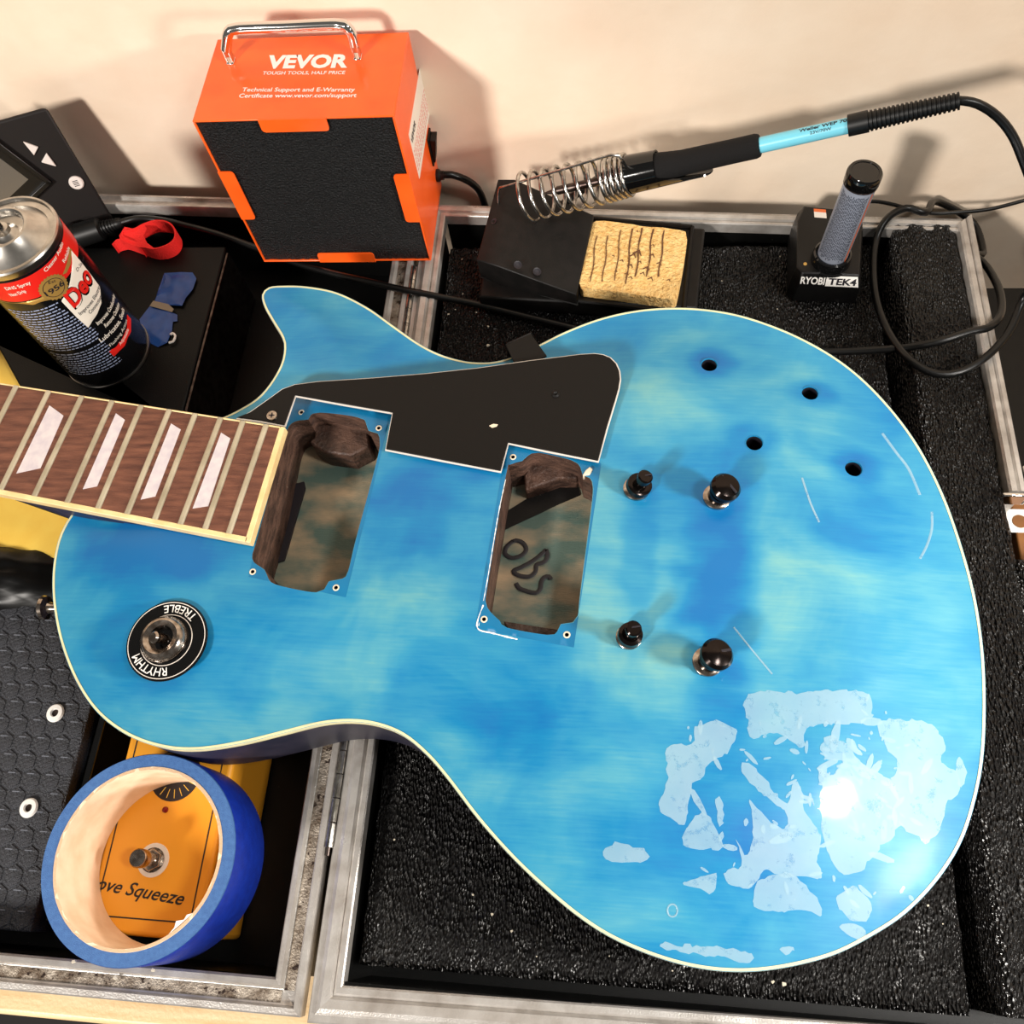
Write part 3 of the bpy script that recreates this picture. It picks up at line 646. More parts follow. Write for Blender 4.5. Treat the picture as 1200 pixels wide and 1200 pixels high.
def rtab(x0, x1, z0, z1, side):
    r_ = .2; pts = [(x0, z0), (x1, z0), (x1, z1), (x0, z1)]; out = []
    for i, (x, z) in enumerate(pts):
        cxm, czm = (x0 + x1) / 2, (z0 + z1) / 2; sx = 1 if x < cxm else -1; sz = 1 if z < czm else -1
        keep = (side == 'top' and z == z1) or (side == 'bottom' and z == z0) or (side == 'left' and x == x0) or (side == 'right' and x == x1)
        if keep: out.append((x, z))
        else:
            pr_ = [(x + sx * r_, z), (x + sx * r_ * .3, z + sz * r_ * .3), (x, z + sz * r_)]
            if (i in (1, 3)): out += pr_
            else: out += pr_[::-1]
    MB().slab([(x, EY0 - .06, z) for x, z in out], (0, 1, 0), .08).obj('tab', 'orange', ext)
rtab(*tabs[0], 'top'); rtab(*tabs[1], 'bottom')
rtab(EX0, EX0 + .95, zt[1][2], zt[0][2], 'left'); rtab(EX1 - .95, EX1, zr[1][2], zr[0][2], 'right')
# chrome folding handle
hp = []
for (fx, fy), (tx, ty) in (((271, 72), (296, 32)), ((419, 70), (424, 31))):
    f_ = at(fx, fy, XZ1); hp.append(f_)
hy = (hp[0][1] + hp[1][1]) / 2 + .1; hx0, hx1_ = hp[0][0], hp[1][0]
htz = zabove(360, 31, (hx0 + hx1_) / 2, hy)
HX = MB(); zt_ = XZ1 + 1.9
zz = at(296, 30, zt_); zz2 = at(424, 30, zt_); ty_ = (zz[1] + zz2[1]) / 2
path = crom([(hx0, hy, XZ1 + .75), (hx0 + .25, hy + (ty_ - hy) * .45, XZ1 + 1.3), (hx0 + .55, ty_ - .12, zt_ - .12), (hx0 + 1.1, ty_, zt_), ((hx0 + hx1_) / 2, ty_, zt_), (hx1_ - .7, ty_, zt_), (hx1_ - .15, ty_ - .15, zt_ - .12), (hx1_ - .02, hy + (ty_ - hy) * .45, XZ1 + 1.3), (hx1_, hy, XZ1 + .75)], .25)
hd = HX.tube(path, .3, 16).obj('handle', 'chrome', ext, smooth=60, label='chrome handle')
for x in (hx0, hx1_):
    m_ = MB(); m_.box(x - .22, x + .22, hy - .28, hy + .28, XZ1, XZ1 + .08); m_.box(x - .2, x - .1, hy - .2, hy + .25, XZ1, XZ1 + .9); m_.box(x + .1, x + .2, hy - .2, hy + .25, XZ1, XZ1 + .9)
    m_.tube([(x - .26, hy, XZ1 + .7), (x + .26, hy, XZ1 + .7)], .12, 10); m_.obj('hinge_bracket', 'chrome', hd, bevel=.03)
def topp(x, y): return at(200 + x * .3, y * .3, XZ1)
text_line('VEVOR', topp(370, 266), topp(690, 262), (0, 0, 1), 1.02, bold=.045, shear=.0).obj('lettering', 'white', ext, smooth=0, label='bold white brand lettering')
text_line('TOUGH TOOLS, HALF PRICE', topp(358, 292), topp(680, 290), (0, 0, 1), .27, bold=.01).obj('lettering', 'white', ext, smooth=0)
text_line('Technical Support and E-Warranty', topp(278, 358), topp(718, 358), (0, 0, 1), .32, bold=.01).obj('lettering', 'white', ext, smooth=0)
text_line('Certificate www.vevor.com/support', topp(266, 382), topp(725, 380), (0, 0, 1), .32, bold=.01).obj('lettering', 'white', ext, smooth=0)
# sticker, switch and cord on the right side
NR = np.array([1., 0, 0])
def sidep(x, y, e=0): return atplane(200 + x * .3, y * .3, (EX1 + e, 0, 0), NR)
ps = [sidep(985, 250), sidep(1020, 450), sidep(962, 685), sidep(925, 485)]
ys = sorted([p[1] for p in ps]); zs_ = [p[2] for p in ps]
sy0, sy1 = (ps[2][1] + ps[3][1]) / 2, (ps[0][1] + ps[1][1]) / 2; sz1 = (ps[0][2] + ps[3][2]) / 2; sz0 = (ps[1][2] + ps[2][2]) / 2
stk = MB().obox((EX1, sy0, sz0), (0, sy1 - sy0, 0), (0, 0, sz1 - sz0), (.02, 0, 0)).obj('sticker', 'canwhite', ext, label='white rating sticker')
text_line('VEVOR', (EX1 + .02, sy0 + .2, sz1 - .9), (EX1 + .02, sy0 + 1.9, sz1 - .9), (1, 0, 0), .4, bold=.03).obj('lettering', 'ink', stk, smooth=0)
mb = MB()
for k in range(12):
    z = sz1 - 1.5 - k * .28
    if z < sz0 + .2: break
    y = sy0 + .2
    while y < sy1 - .3:
        L2 = random.uniform(.1, .4); mb.obox((EX1 + .021, y, z), (0, min(L2, sy1 - .2 - y), 0), (0, 0, .08), (.003, 0, 0)); y += L2 + .1
mb.obj('fine_print', 'canred', stk, smooth=0)
s_ = sidep(1022, 530); sy = min(s_[1], EY1 - .75); sw0 = s_[2] - 1.1
MB().box(EX1, EX1 + .12, sy - .55, sy + .55, sw0, sw0 + 2.2).obj('switch_plate', 'plastic', ext, bevel=.04)
mb = MB(); mb.add([(EX1 + .1, sy - .42, sw0 + .2), (EX1 + .1, sy + .42, sw0 + .2), (EX1 + .1, sy + .42, sw0 + 2.0), (EX1 + .1, sy - .42, sw0 + 2.0), (EX1 + .22, sy - .42, sw0 + .2), (EX1 + .22, sy + .42, sw0 + .2), (EX1 + .55, sy + .42, sw0 + 2.0), (EX1 + .55, sy - .42, sw0 + 2.0)],
                  [(0, 1, 5, 4), (1, 2, 6, 5), (2, 3, 7, 6), (3, 0, 4, 7), (4, 5, 6, 7), (3, 2, 1, 0)]); mb.obj('rocker_switch', 'plastic', ext, bevel=.04)
g_ = atplane(516, 205, (EX1, 0, 0), NR); g_[1] = min(g_[1], EY1 - .8)
gz = zabove(516, 205, EX1, g_[1])
MB().lathe([(.42, 0), (.42, .18), (.3, .3), (.3, .5), (.001, .5)], (EX1, g_[1], gz), (1, 0, 0), n=20, caps=False).obj('cord_gland', 'rubber', ext)
pth = crom([(EX1 + .3, g_[1], gz), (EX1 + 1.0, g_[1] + .05, gz - .0), (EX1 + 2.0, g_[1] + .3, gz - .8), (EX1 + 2.6, g_[1] + .7, gz - 2.2), (EX1 + 2.85, min(g_[1] + 1.1, 45.8), gz - 4.4), (EX1 + 2.9, 45.4, -3)], .3)
MB().tube(pth, .24, 12).obj('power_cord', 'cable', ext, smooth=60)

# ------------------------------------------------------------------ soldering iron stand
def zs3(x, y): return (540 + x * .3, 60 + y * .3)
sta = thing('iron_stand', (*at(680, 310, 0)[:2], -.9), 'black soldering iron stand with a coiled wire holder, behind the guitar', 'soldering iron stand')
FZ = -.95
a = at(*zs3(955, 690), .35); b = at(*zs3(925, 1005), .35); c = at(*zs3(70, 960), .35); d = at(*zs3(120, 640), .35)
MB().prism([tuple(q[:2]) for q in (a, b, c, d)], FZ, .35).obj('base', 'plastic_dusty', sta, bevel=.15)
A1 = at(*zs3(210, 500), 3.6); B1 = at(*zs3(145, 840), 2.2); C1 = at(*zs3(452, 952), 1.3); D1 = at(*zs3(520, 640), 1.6); A2 = at(*zs3(145, 500), 3.2); B2 = at(*zs3(62, 815), 1.9)
mb = MB(); tv = [A1, B1, C1, D1, A2, B2]; bv = [np.array([q[0], q[1], .35]) for q in tv]
# A2 A1 D1 / B2 B1 C1
mb.add(tv + bv, [(4, 5, 1, 0), (0, 1, 2, 3), (5, 11, 7, 1), (1, 7, 8, 2), (2, 8, 9, 3), (3, 9, 6, 0), (0, 6, 10, 4), (4, 10, 11, 5), (6, 7, 8, 9), (10, 11, 7, 6)][:])
mb.obj('sloped_block', 'plastic_dusty', sta, bevel=.06)
nB = np.cross(B1 - A1, D1 - A1); nB /= np.linalg.norm(nB); nB = nB if nB[2] > 0 else -nB
for (x, y) in ((222, 836), (297, 862), (373, 892)):
    c = atplane(*zs3(x, y), A1 * .5 + C1 * .5 + nB * .12, nB); MB().lathe([(.19, .04), (.26, .06), (.24, .0), (.0001, -.02)], c, nB, n=18, caps=False).obj('tip_hole', 'ink', sta)
nC = np.cross(A2 - A1, B1 - A1); nC /= np.linalg.norm(nC); nC = nC if nC[2] > 0 else -nC
for (x, y) in ((130, 665), (107, 778)):
    c = atplane(*zs3(x, y), A1 + nC * .02, nC); MB().lathe([(.14, .03), (.2, .04), (.0001, -.02)], c, nC, n=14, caps=False).obj('tip_hole', 'ink', sta)
# sponge tray rim
tr = [at(*zs3(x, y), .6) for x, y in ((500, 645), (905, 680), (872, 1018), (440, 965))]
mb = MB()
for i in range(4): mb.tube([tr[i] - [0, 0, .15], tr[(i + 1) % 4] - [0, 0, .15]], .14, 6)
mb.obj('tray_rim', 'plastic_dusty', sta)
spn = thing('sponge', (*at(*zs3(680, 830), .35)[:2], .36), 'scorched yellow cellulose sponge in the tray of the iron stand', 'sponge')
sq = [at(*zs3(x, y), 1.25)[:2] for x, y in crom([(512, 672), (560, 662), (700, 682), (790, 690), (878, 706), (884, 740), (868, 850), (845, 960), (835, 970), (650, 945), (470, 920), (462, 905), (480, 780), (500, 700)], 30, True)]
mb = sheet(sq, [], .22, lambda x, y: (x, y, 1.25 + .07 * noise.noise(Vector((x * 3, y * 3, 0)))))
n_ = len(sq)
mb2 = MB(); mb2.prism([tuple(q) for q in sq], .36, 1.2); mb.add(mb2.v, mb2.f); mb.obj('sponge_body', 'sponge', spn, smooth=60)
mb = MB()
for x in (530, 575, 625, 668, 705, 750, 795):
    y0, y1 = (690 + abs(x - 700) * .1, 880 + (x % 3) * 15) if x > 590 else (720, 900)
    ps = []
    for t in np.linspace(0, 1, 9):
        q = at(*zs3(x - 22 * t + 3 * math.sin(9 * t + x), y0 + (y1 - y0) * t), 1.29); ps.append(q)
    mb.tube(ps, [.025 + .03 * abs(math.sin(i * 1.7 + x)) * (1 if x > 640 else .4) for i in range(9)], 6, flat=.4)
for (x, y, r_) in ((660, 800, .16), (640, 870, .1), (700, 870, .12), (740, 760, .1), (655, 885, .09), (805, 895, .08), (600, 860, .07), (690, 825, .1), (672, 790, .22), (712, 850, .16), (735, 800, .14), (650, 840, .14), (765, 830, .12), (620, 820, .1), (590, 800, .07), (730, 890, .13)):
    q = at(*zs3(x, y), 1.28); mb.tube([q, q + [r_ * 1.8, r_, 0], q + [r_ * 2.4, -r_, 0]], [r_ * .3, r_ * .5, .02], 6, flat=.4)
mb.obj('scorch_mark', 'burn', spn, label='dark scorched cuts')

# iron and holder share an axis
I0 = at(735, 205, 6.0); I1 = at(1125, 118, 12.0); AX = I1 - I0; AL = np.linalg.norm(AX); AX /= AL
def ipos(px, py):   # distance along the axis nearest to the sight line
    v = ray(px, py); v /= np.linalg.norm(v); c = np.array([0, 0, CH]); w0 = I0 - c; b_ = AX @ v; return (b_ * (v @ w0) - AX @ w0) / (1 - b_ * b_)
s_l = ipos(618, 248); s_t = ipos(712, 222); s_r = ipos(738, 212)
Uu = np.cross([0, 0, 1], AX); Uu /= np.linalg.norm(Uu); Ww = np.cross(AX, Uu)
def ax(s, a=0, r=0): return I0 + AX * s + r * (math.cos(a) * Uu + math.sin(a) * Ww)
pts = []; T1, T2 = 7.2, 4.5
for k in range(int(T1 * 24)): a_ = k / 24; pts.append(ax(s_l + (s_t - s_l) * a_ / T1, 2 * PI * a_, 1.5 - .22 * a_ / T1))
for k in range(int(T2 * 24) + 1): a_ = k / 24; pts.append(ax(s_t + (s_r - s_t) * a_ / T2, 2 * PI * (a_ + T1), 1.28 - .1 * a_ / T2))
MB().tube(pts, .12, 8).obj('coil_spring', 'steel', sta, smooth=60, label='silver coiled wire holder')
w0_ = at(*zs3(150, 540), 4.0); w1_ = at(*zs3(185, 525), 4.6)
w2_ = at(*zs3(590, 405), 8.2); w3_ = at(*zs3(625, 420), 8.2); w4_ = ax(s_r, PI / 2, 1.1)
MB().tube(crom([at(*zs3(148, 612), 2.6), w0_, w1_, w1_ * .5 + w2_ * .5, w2_, w3_, w4_], .3), .085, 8).obj('support_wire', 'steel', sta, smooth=60)
# glossy funnel with its long lower lip
mb = MB(); n_ = 40; vs = []; s0 = s_r - .1
for (fr_r, fo) in ((1.12, 0), (1.08, 1)):
    for j in range(n_):
        a_ = 2 * PI * j / n_; low = (1 - math.sin(a_)) / 2
        sL = s0 + fo * (1.9 + 3.0 * max(0, low - .45) / .55)
        vs.append(ax(sL, a_, fr_r if fo == 0 else 1.02))
fs = [(j, (j + 1) % n_, n_ + (j + 1) % n_, n_ + j) for j in range(n_)]
k = len(vs)
for v in list(vs): c_ = I0 + AX * ((v - I0) @ AX); vs.append(c_ + (v - c_) * .9)
fs += [(k + (j + 1) % n_, k + j, k + n_ + j, k + n_ + (j + 1) % n_) for j in range(n_)]
fs += [(j, k + j, k + (j + 1) % n_, (j + 1) % n_) for j in range(n_)] + [(n_ + (j + 1) % n_, k + n_ + (j + 1) % n_, k + n_ + j, n_ + j) for j in range(n_)]
mb.add(vs, fs).obj('funnel', 'gloss', sta, smooth=50, label='glossy black funnel')
q_ = ax(s_r - .2, 0, 0); sgn = 1 if Uu[1] > 0 else -1
mb = MB(); mb.tube([ax(s_r + .3, 0 if sgn > 0 else PI, 1.0), np.array([q_[0] - 1.5, q_[1] + 1.6, q_[2] - 1.6]), np.array([q_[0] - 3.6, q_[1] + 1.9, 2.2]), np.array([q_[0] - 5.0, q_[1] + 1.2, .6])], [.22, .22, .3, .35], 10); mb.obj('holder_arm', 'plastic', sta)

iron = thing('soldering_iron', ax(8), 'soldering iron with black foam grip and turquoise collar resting in the coil', 'soldering iron')
s_g = ipos(757, 200); s_ge = ipos(891, 171); s_c = ipos(996, 142); s_e = AL
def along(prof, m, name, label=None, n=28, **kw): return MB().lathe(prof, I0, AX, n=n, caps=False).obj(name, m, iron, smooth=40, label=label)
along([(.0001, s_l + 1.4), (.06, s_l + 1.4), (.16, s_l + 2.0), (.2, s_l + 2.2), (.26, s_l + 2.25), (.26, s_r), (.0001, s_r)], 'darkmetal', 'barrel', 'heat-tinted steel barrel')
along([(.0001, s_r), (.5, s_r + .0), (.55, s_g), (.0001, s_g)], 'plastic', 'collar')
prf = [(.0001, s_g), (.72, s_g), (.86, s_g + .15), (.88, s_g + .6), (.78, s_g + 1.4), (.7, s_g + 2.2), (.66, s_ge - 1.5), (.66, s_ge - .25), (.6, s_ge - .05), (.52, s_ge), (.0001, s_ge)]
along(prf, 'grip', 'foam_grip', 'black foam grip')
along([(.0001, s_ge - .3), (.43, s_ge - .3), (.41, s_c + .2), (.0001, s_c + .2)], 'cyan', 'turquoise_collar', 'turquoise plastic collar')
def irontext(s, sa, sb, v0, h):
    return text(s, lambda u, v: ax(sa + (sb - sa) * u, 1.35 + (v0 + v * h) / .42 * -1 + 0, .425), bold=.01).obj('lettering', 'ink', iron, smooth=0)
ccam = np.array([0, 0, CH]) - ax(s_ge + 2); th = math.atan2(ccam @ Ww, ccam @ Uu)
def itxt(s, sa, sb, v0, h, **kw):
    # letters read left to right, their tops pointing away from the camera's foot
    sg = 1 if math.sin(0) >= 0 else -1
    return text(s, lambda u, v: ax(sa + (sb - sa) * u, th + SG * (v0 + v * h) / .42, .43), **kw).obj('lettering', 'ink', iron, smooth=0)
SG = 1 if np.dot(ax(0, th + .3, 1) - ax(0, th, 1), [0, 1, 0]) > 0 else -1
itxt('Weller WEP 70', ipos(937, 155), ipos(993, 141), .22, .19, bold=.03)
itxt('23V/70W', ipos(950, 155), ipos(975, 148), -.02, .15, bold=.01)
L_ = s_e - s_c
prf = [(.0001, s_c - .1), (.56, s_c - .1), (.56, s_c + .9)]; NR_ = 20
for k in range(NR_):
    s0_ = s_c + .9 + (L_ - .9) * k / NR_; w_ = (L_ - .9) / NR_; r_ = .53 - .1 * k / NR_; prf += [(r_ - .08, s0_ + .02), (r_ - .08, s0_ + w_ * .35), (r_, s0_ + w_ * .42), (r_, s0_ + w_ * .9)]
prf += [(.3, s_e), (.0001, s_e)]
# strain relief follows a gentle curve
mb = MB().lathe(prf, I0, AX, n=24, caps=False)
mb.obj('strain_relief', 'rubber', iron, smooth=30, label='ribbed black strain relief')
E = I1
cabA = [E - AX * .5, E, at(1146, 122, 11.9), at(1168, 136, 11.4), at(1186, 158, 10.7), at(1199, 188, 9.8), at(1212, 225, 8.5), at(1222, 270, 6.5), at(1212, 325, 3.5), at(1199, 350, 1.8), at(1183, 387, 1.1), at(1156, 418, .95), at(1124, 436, .75), at(1093, 437, .65), at(1062, 418, .65),
        at(1038, 383, .1), at(1025, 340, -.3), at(1025, 289, -.2), at(1038, 258, .6), at(1062, 244, .7), at(1085, 249, .55), np.array([20.5, 44.0, -.3]), np.array([23.2, 43.6, -1.8]), np.array([23.6, 41.2, -2.0]),
        at(1140, 297, -1.2), at(1156, 312, -.8), at(1171, 340, .0), at(1173, 367, .8), at(1160, 383, 1.35), at(1136, 389, 1.45), at(1097, 401, 1.2), at(1054, 408, .4), at(980, 412, -.35), at(890, 410, -.55), at(780, 402, -.6), at(700, 390, -.55), at(650, 379, -.5), at(560, 357, -.45),
        at(505, 346, .1), at(470, 339, .5), at(435, 331, .5), at(392, 321, .1), at(350, 309, -.3), at(302, 291, -.6), at(255, 274, -.7), at(200, 260, -.7), at(165, 256, -.3), pB + ax_ * 1.5 if False else pB + (pB - pA) / np.linalg.norm(pB - pA) * 1.45]
MB().tube(crom(cabA, .35), .23, 12).obj('cable', 'cable', iron, smooth=60, label='long black cable looping back to the station')

# ------------------------------------------------------------------ red strap, tape scrap
pp = [(144, 272), (158, 269), (168, 263), (180, 259), (195, 261), (203, 268), (203, 279), (195, 287), (179, 290), (160, 284), (146, 277)]
P_ = crom([at(x, y, .15) for x, y in pp], .2, True)
def ribbon(P, z0, z1, th_, closed=True):
    n = len(P); vs = []; fs = []
    for i in range(n):
        a_, b_ = P[(i - 1) % n], P[(i + 1) % n]; t = (b_ - a_)[:2]; t = t / np.linalg.norm(t); nn = np.array([-t[1], t[0]])
        wv = .1 * math.sin(i * .5)
        for q, z in ((0, z0), (0, z1 + wv * .4), (1, z1 + wv * .4), (1, z0)): p = P[i][:2] + nn * th_ * q; vs.append((p[0], p[1], z))
    m = n if closed else n - 1
    for i in range(m):
        k = (i + 1) % n
        for q in range(4): fs.append((i * 4 + q, k * 4 + q, k * 4 + (q + 1) % 4, i * 4 + (q + 1) % 4))
    return MB().add(vs, fs)
strap = thing('cable_tie', (*at(175, 280, -1)[:2], -.95), 'red hook-and-loop cable tie curled beside the station plug', 'cable tie')
ribbon(P_, -.95, .15, .12).obj('loop', 'red', strap, smooth=40)
P2 = [at(x, y, .05) for x, y in ((132, 284), (142, 281), (155, 285), (165, 289))]
ribbon(crom(P2, .3), -.95, .02, .14, False).obj('tail', 'red', strap, smooth=40)
mb = sheet([at(x, y, .12)[:2] for x, y in ((139, 275), (146, 266), (157, 268), (168, 262), (172, 268), (168, 276), (172, 284), (180, 290), (160, 290), (140, 280))], [], .3, lambda x, y: (x, y, .1 + .12 * noise.noise(Vector((x, y, 3)))))
mb.obj('folded_end', 'red', strap, smooth=60)
scp = thing('tape_scrap', (*at(205, 365, -1)[:2], -.98), 'crumpled scrap of blue tape stuck to the black box', 'tape scrap')
def lay(px, z, h, amp=.08, sd=0): return sheet([at(x, y, z)[:2] for x, y in zm(px)], [], .25, lambda x, y: (x, y, z + h + amp * noise.noise(Vector((x * 1.5, y * 1.5, sd)))))
lay([(930, 440), (1020, 432), (1090, 440), (1110, 470), (1090, 530), (1050, 580), (1030, 625), (960, 622), (870, 605), (890, 540)], -.98, .14, .15, 1).obj('upper_piece', 'bluetape2', scp, smooth=20)
lay([(845, 622), (960, 655), (1000, 670), (1000, 705), (975, 710), (970, 760), (945, 830), (890, 850), (850, 830), (800, 740), (790, 700)], -.98, .1, .12, 2).obj('lower_piece', 'bluetape2', scp, smooth=20)
lay([(870, 598), (955, 618), (985, 645), (975, 662), (850, 628)], -.98, .22, .04, 3).obj('grey_strip', 'greytape', scp, label='grey-brown strip')
MB().tube(crom([at(*zm([q])[0], -.8) for q in ((950, 825), (975, 815), (985, 785), (970, 770), (960, 780))], .1), .08, 8).obj('white_curl', 'white', scp, label='little white curl')

# ------------------------------------------------------------------ battery charger and battery
def z4(x, y): return (860 + x * .28333, 60 + y * .28333)
BZ = 1.3
bc = at(*z4(425, 790), 0)
chg = thing('battery_charger', (bc[0], bc[1], -.95), 'small black battery charger with white lettering on its front edge', 'battery charger')
T_ = [at(*z4(*p), BZ) for p in ((290, 640), (505, 660), (530, 700), (520, 925), (285, 915), (262, 890), (265, 700))]
Bm = [at(*z4(*p), 0.2) for p in ((215, 690), (520, 690), (548, 740), (545, 965), (525, 985), (255, 965), (205, 920))]
tp_ = [q[:2] for q in T_]; cxy = np.mean(tp_, axis=0)
lo_ = [cxy + (q - cxy) * 1.14 for q in tp_]
n_ = 7; vs = [(*q, -.95) for q in lo_] + [(*q, .35) for q in lo_] + [(*q, BZ) for q in tp_]
fs = [tuple(range(n_ - 1, -1, -1))] + [(i, (i + 1) % n_, n_ + (i + 1) % n_, n_ + i) for i in range(n_)] + [(n_ + i, n_ + (i + 1) % n_, 2 * n_ + (i + 1) % n_, 2 * n_ + i) for i in range(n_)] + [tuple(range(2 * n_, 3 * n_))]
mb = MB().add(vs, fs)
a = sum(tp_[i][0] * tp_[(i + 1) % n_][1] - tp_[(i + 1) % n_][0] * tp_[i][1] for i in range(n_))
if a < 0: mb.f = [f[::-1] for f in mb.f]
mb.obj('charger_body', 'plastic', chg, bevel=.08)
# printed front edge
f0_, f1_ = np.array([*lo_[4], .35]), np.array([*lo_[3], .35]); g0_, g1_ = np.array([*tp_[4], BZ]), np.array([*tp_[3], BZ])
Nf = np.cross(f1_ - f0_, g0_ - f0_); Nf /= np.linalg.norm(Nf)
lw = f1_ - f0_; up_ = g0_ - f0_
m_ = lambda u, v: (f0_ + (f1_ - f0_) * u) * (1 - v) + (g0_ + (g1_ - g0_) * u) * v
text_line('RYOBI', m_(.03, .28), m_(.42, .28), Nf, .46, bold=.03, eps=.02).obj('lettering', 'white', chg, smooth=0)
MB().slab([m_(.44, .18), m_(.97, .18), m_(.97, .86), m_(.44, .86)], Nf, .015).obj('white_panel', 'white', chg)
text_line('TEK4', m_(.48, .3), m_(.93, .3), Nf, .42, bold=.03, eps=.03).obj('lettering', 'ink', chg, smooth=0)
w0 = at(*z4(330, 652), BZ); w1 = at(*z4(380, 656), BZ)
MB().prism([(w0[0], w0[1]), (w1[0], w1[1]), (w1[0], w1[1] - .7), (w0[0], w0[1] - .7)], BZ, BZ + .015).obj('warning_label', 'ply', chg, label='small warning label')
MB().prism([(w0[0], w0[1]), (w1[0], w1[1]), (w1[0], w1[1] - .25), (w0[0], w0[1] - .25)], BZ + .01, BZ + .02).obj('warning_label', 'orangeprint', chg)
bq = at(*z4(408, 838), BZ + .5)
MB().lathe([(.96, .6), (1.02, .62), (1.12, .55), (1.16, .4), (1.2, 0), (1.32, -.05), (1.34, -.1), (.96, -.1)], (bq[0], bq[1], BZ), n=40, closed=True).obj('socket_ring', 'gloss', chg, smooth=40)
for k in (0,):
    MB().lathe([(.12, 0), (.1, .04), (.0001, .05)], at(*z4(295, 880), BZ), n=12, caps=False).obj('indicator', 'cangold', chg)
btop = at(*z4(545, 495), 8.0); bb = np.array([bq[0], bq[1], BZ + .12]); bax = btop - bb; bL = np.linalg.norm(bax)
bat = thing('battery', bb, 'grey cylindrical battery standing in the small black charger', 'battery')
MB().lathe([(.0001, 0), (.85, 0), (.9, .06), (.9, bL - .75), (.0001, bL - .75)], bb, bax, n=40, caps=False).obj('sleeve', 'battery', bat, smooth=40)
MB().lathe([(.0001, bL - .8), (.93, bL - .8), (.97, bL - .7), (.97, bL - .12), (.9, bL), (.75, bL), (.73, bL - .04), (.0001, bL - .04)], bb, bax, n=40, caps=False).obj('cap', 'gloss', bat, smooth=40, label='glossy black cap')
MB().lathe([(.92, bL - .82), (.95, bL - .84), (.95, bL - .78), (.92, bL - .76)], bb, bax, n=40, closed=True).obj('cap_ring', 'darkmetal', bat)
bu = bax / bL; br = np.cross([0, 0, 1], np.array([0, 0, CH]) - bb); 
tocam = np.array([0, -1., 0]) - bu * (np.array([0, -1., 0]) @ bu); tocam /= np.linalg.norm(tocam); rt = np.cross(bu, tocam) * -1
if rt[0] < 0: rt = -rt
def bp_(s, h, e=.012): a_ = s / .9; return bb + bu * h + (.9 + e) * (math.cos(a_) * tocam + math.sin(a_) * rt)
mb = MB(); rnd = random.Random(5)
for k in range(22):           # turned lines of small print round the sleeve
    s = -1.25 + k * .078
    h = .55 + rnd.uniform(0, .3)
    while h < bL - 1.2:
        L2 = rnd.uniform(.08, .3); h2 = min(h + L2, bL - 1.1); mb.add([bp_(s, h), bp_(s + .04, h), bp_(s + .04, h2), bp_(s, h2)], [(0, 1, 2, 3)]); h = h2 + .06
mb.obj('fine_print', 'fine', bat, smooth=0, kind='stuff', label='dense dark small print')
sheet([(.62, .45), (.74, .45), (.74, bL - 1.0), (.62, bL - 1.0)], [], .3, lambda s, h: bp_(s, h, .01)).obj('orange_stripe', 'orangeprint', bat, smooth=80, label='orange stripe')
pth = crom([np.array([40, 42.0, -7.85]), np.array([33, 42.6, -6.5]), np.array([29, 42.8, -2.5]), at(1240, 225, .9), at(1200, 235, .6), at(1160, 245, .4), at(1120, 249, .35), at(1085, 249, .3), np.array([16.5, 43.6, .2]), np.array([14.8, 43.4, -.2]), np.array([13.6, 42.2, -.2]), np.array([13.4, 41.4, .2])], .3)
MB().tube(pth, .12, 10).obj('charger_cable', 'cable', chg, smooth=60)

# ------------------------------------------------------------------ electric guitar
ZE = 5.0
OUT = [(262, 489), (276, 482.6), (300, 468), (316, 450.7), (329, 428), (333, 409), (330.7, 396), (320, 378), (310, 360), (307, 346), (315, 337), (332, 335), (360, 336), (395, 343), (430, 360), (460, 381), (490, 402), (515, 415), (540, 422.5), (560, 425),
       (580, 424), (600, 418.5), (630, 405), (660, 390), (700, 374.5), (740, 365), (780, 361), (820, 362), (860, 368), (900, 380), (940, 397), (980, 420), (1015, 448), (1050, 486), (1080, 529), (1106, 581), (1127, 640), (1143, 700), (1152, 760), (1155, 820),
       (1153, 880), (1145, 930), (1128, 984), (1100, 1030), (1062, 1070), (1020, 1098), (975, 1120), (920, 1134), (870, 1139), (820, 1135), (770, 1122), (720, 1101), (680, 1076), (640, 1043), (600, 1005), (560, 960), (525, 914), (500, 885), (472, 862),
       (442, 850), (410, 846), (375, 849), (330, 860), (280, 872), (230, 879), (190, 876), (150, 862), (115, 836), (90, 800), (72, 755), (63, 710), (62, 670), (68, 635), (78, 612), (88, 598)]
edge = np.array([q[:2] for q in crom([at(x, y, ZE) for x, y in OUT], .35)])
full = [tuple(q) for q in edge]
def inset(poly, d):
    P = np.array(poly); n = len(P); out = []
    ar = sum(P[i][0] * P[(i + 1) % n][1] - P[(i + 1) % n][0] * P[i][1] for i in range(n)); sg = 1 if ar > 0 else -1
    for i in range(n):
        t = P[(i + 1) % n] - P[i - 1]; t = t / (np.linalg.norm(t) + 1e-9); out.append(tuple(P[i] + sg * d * np.array([-t[1], t[0]])))
    return out
def zst(X, Y):
    X = np.asarray(X, float); Y = np.asarray(Y, float); d = segdist(X, Y, edge, False)
    return ZE + .02 + .85 * smoothstep((d - .15) / 6.5) * 1.0
def zt1(x, y): return float(zst(np.array([x]), np.array([y]))[0])
def ontop(px, py, up=0):
    z = 5.6
    for _ in range(4): p = at(px, py, z); z = zt1(p[0], p[1])
    p = at(px, py, z); p[2] = z + up; return p
gt = thing('electric_guitar', (-2, 18, 0), 'worn translucent blue single-cutaway electric guitar body with neck, stripped of pickups and strings', 'guitar')
Zc = lambda x, y: (260 + x / 3.75, 380 + y / 3.75)
Zb = lambda x, y: (540 + x / 2.857, 380 + y / 2.857)
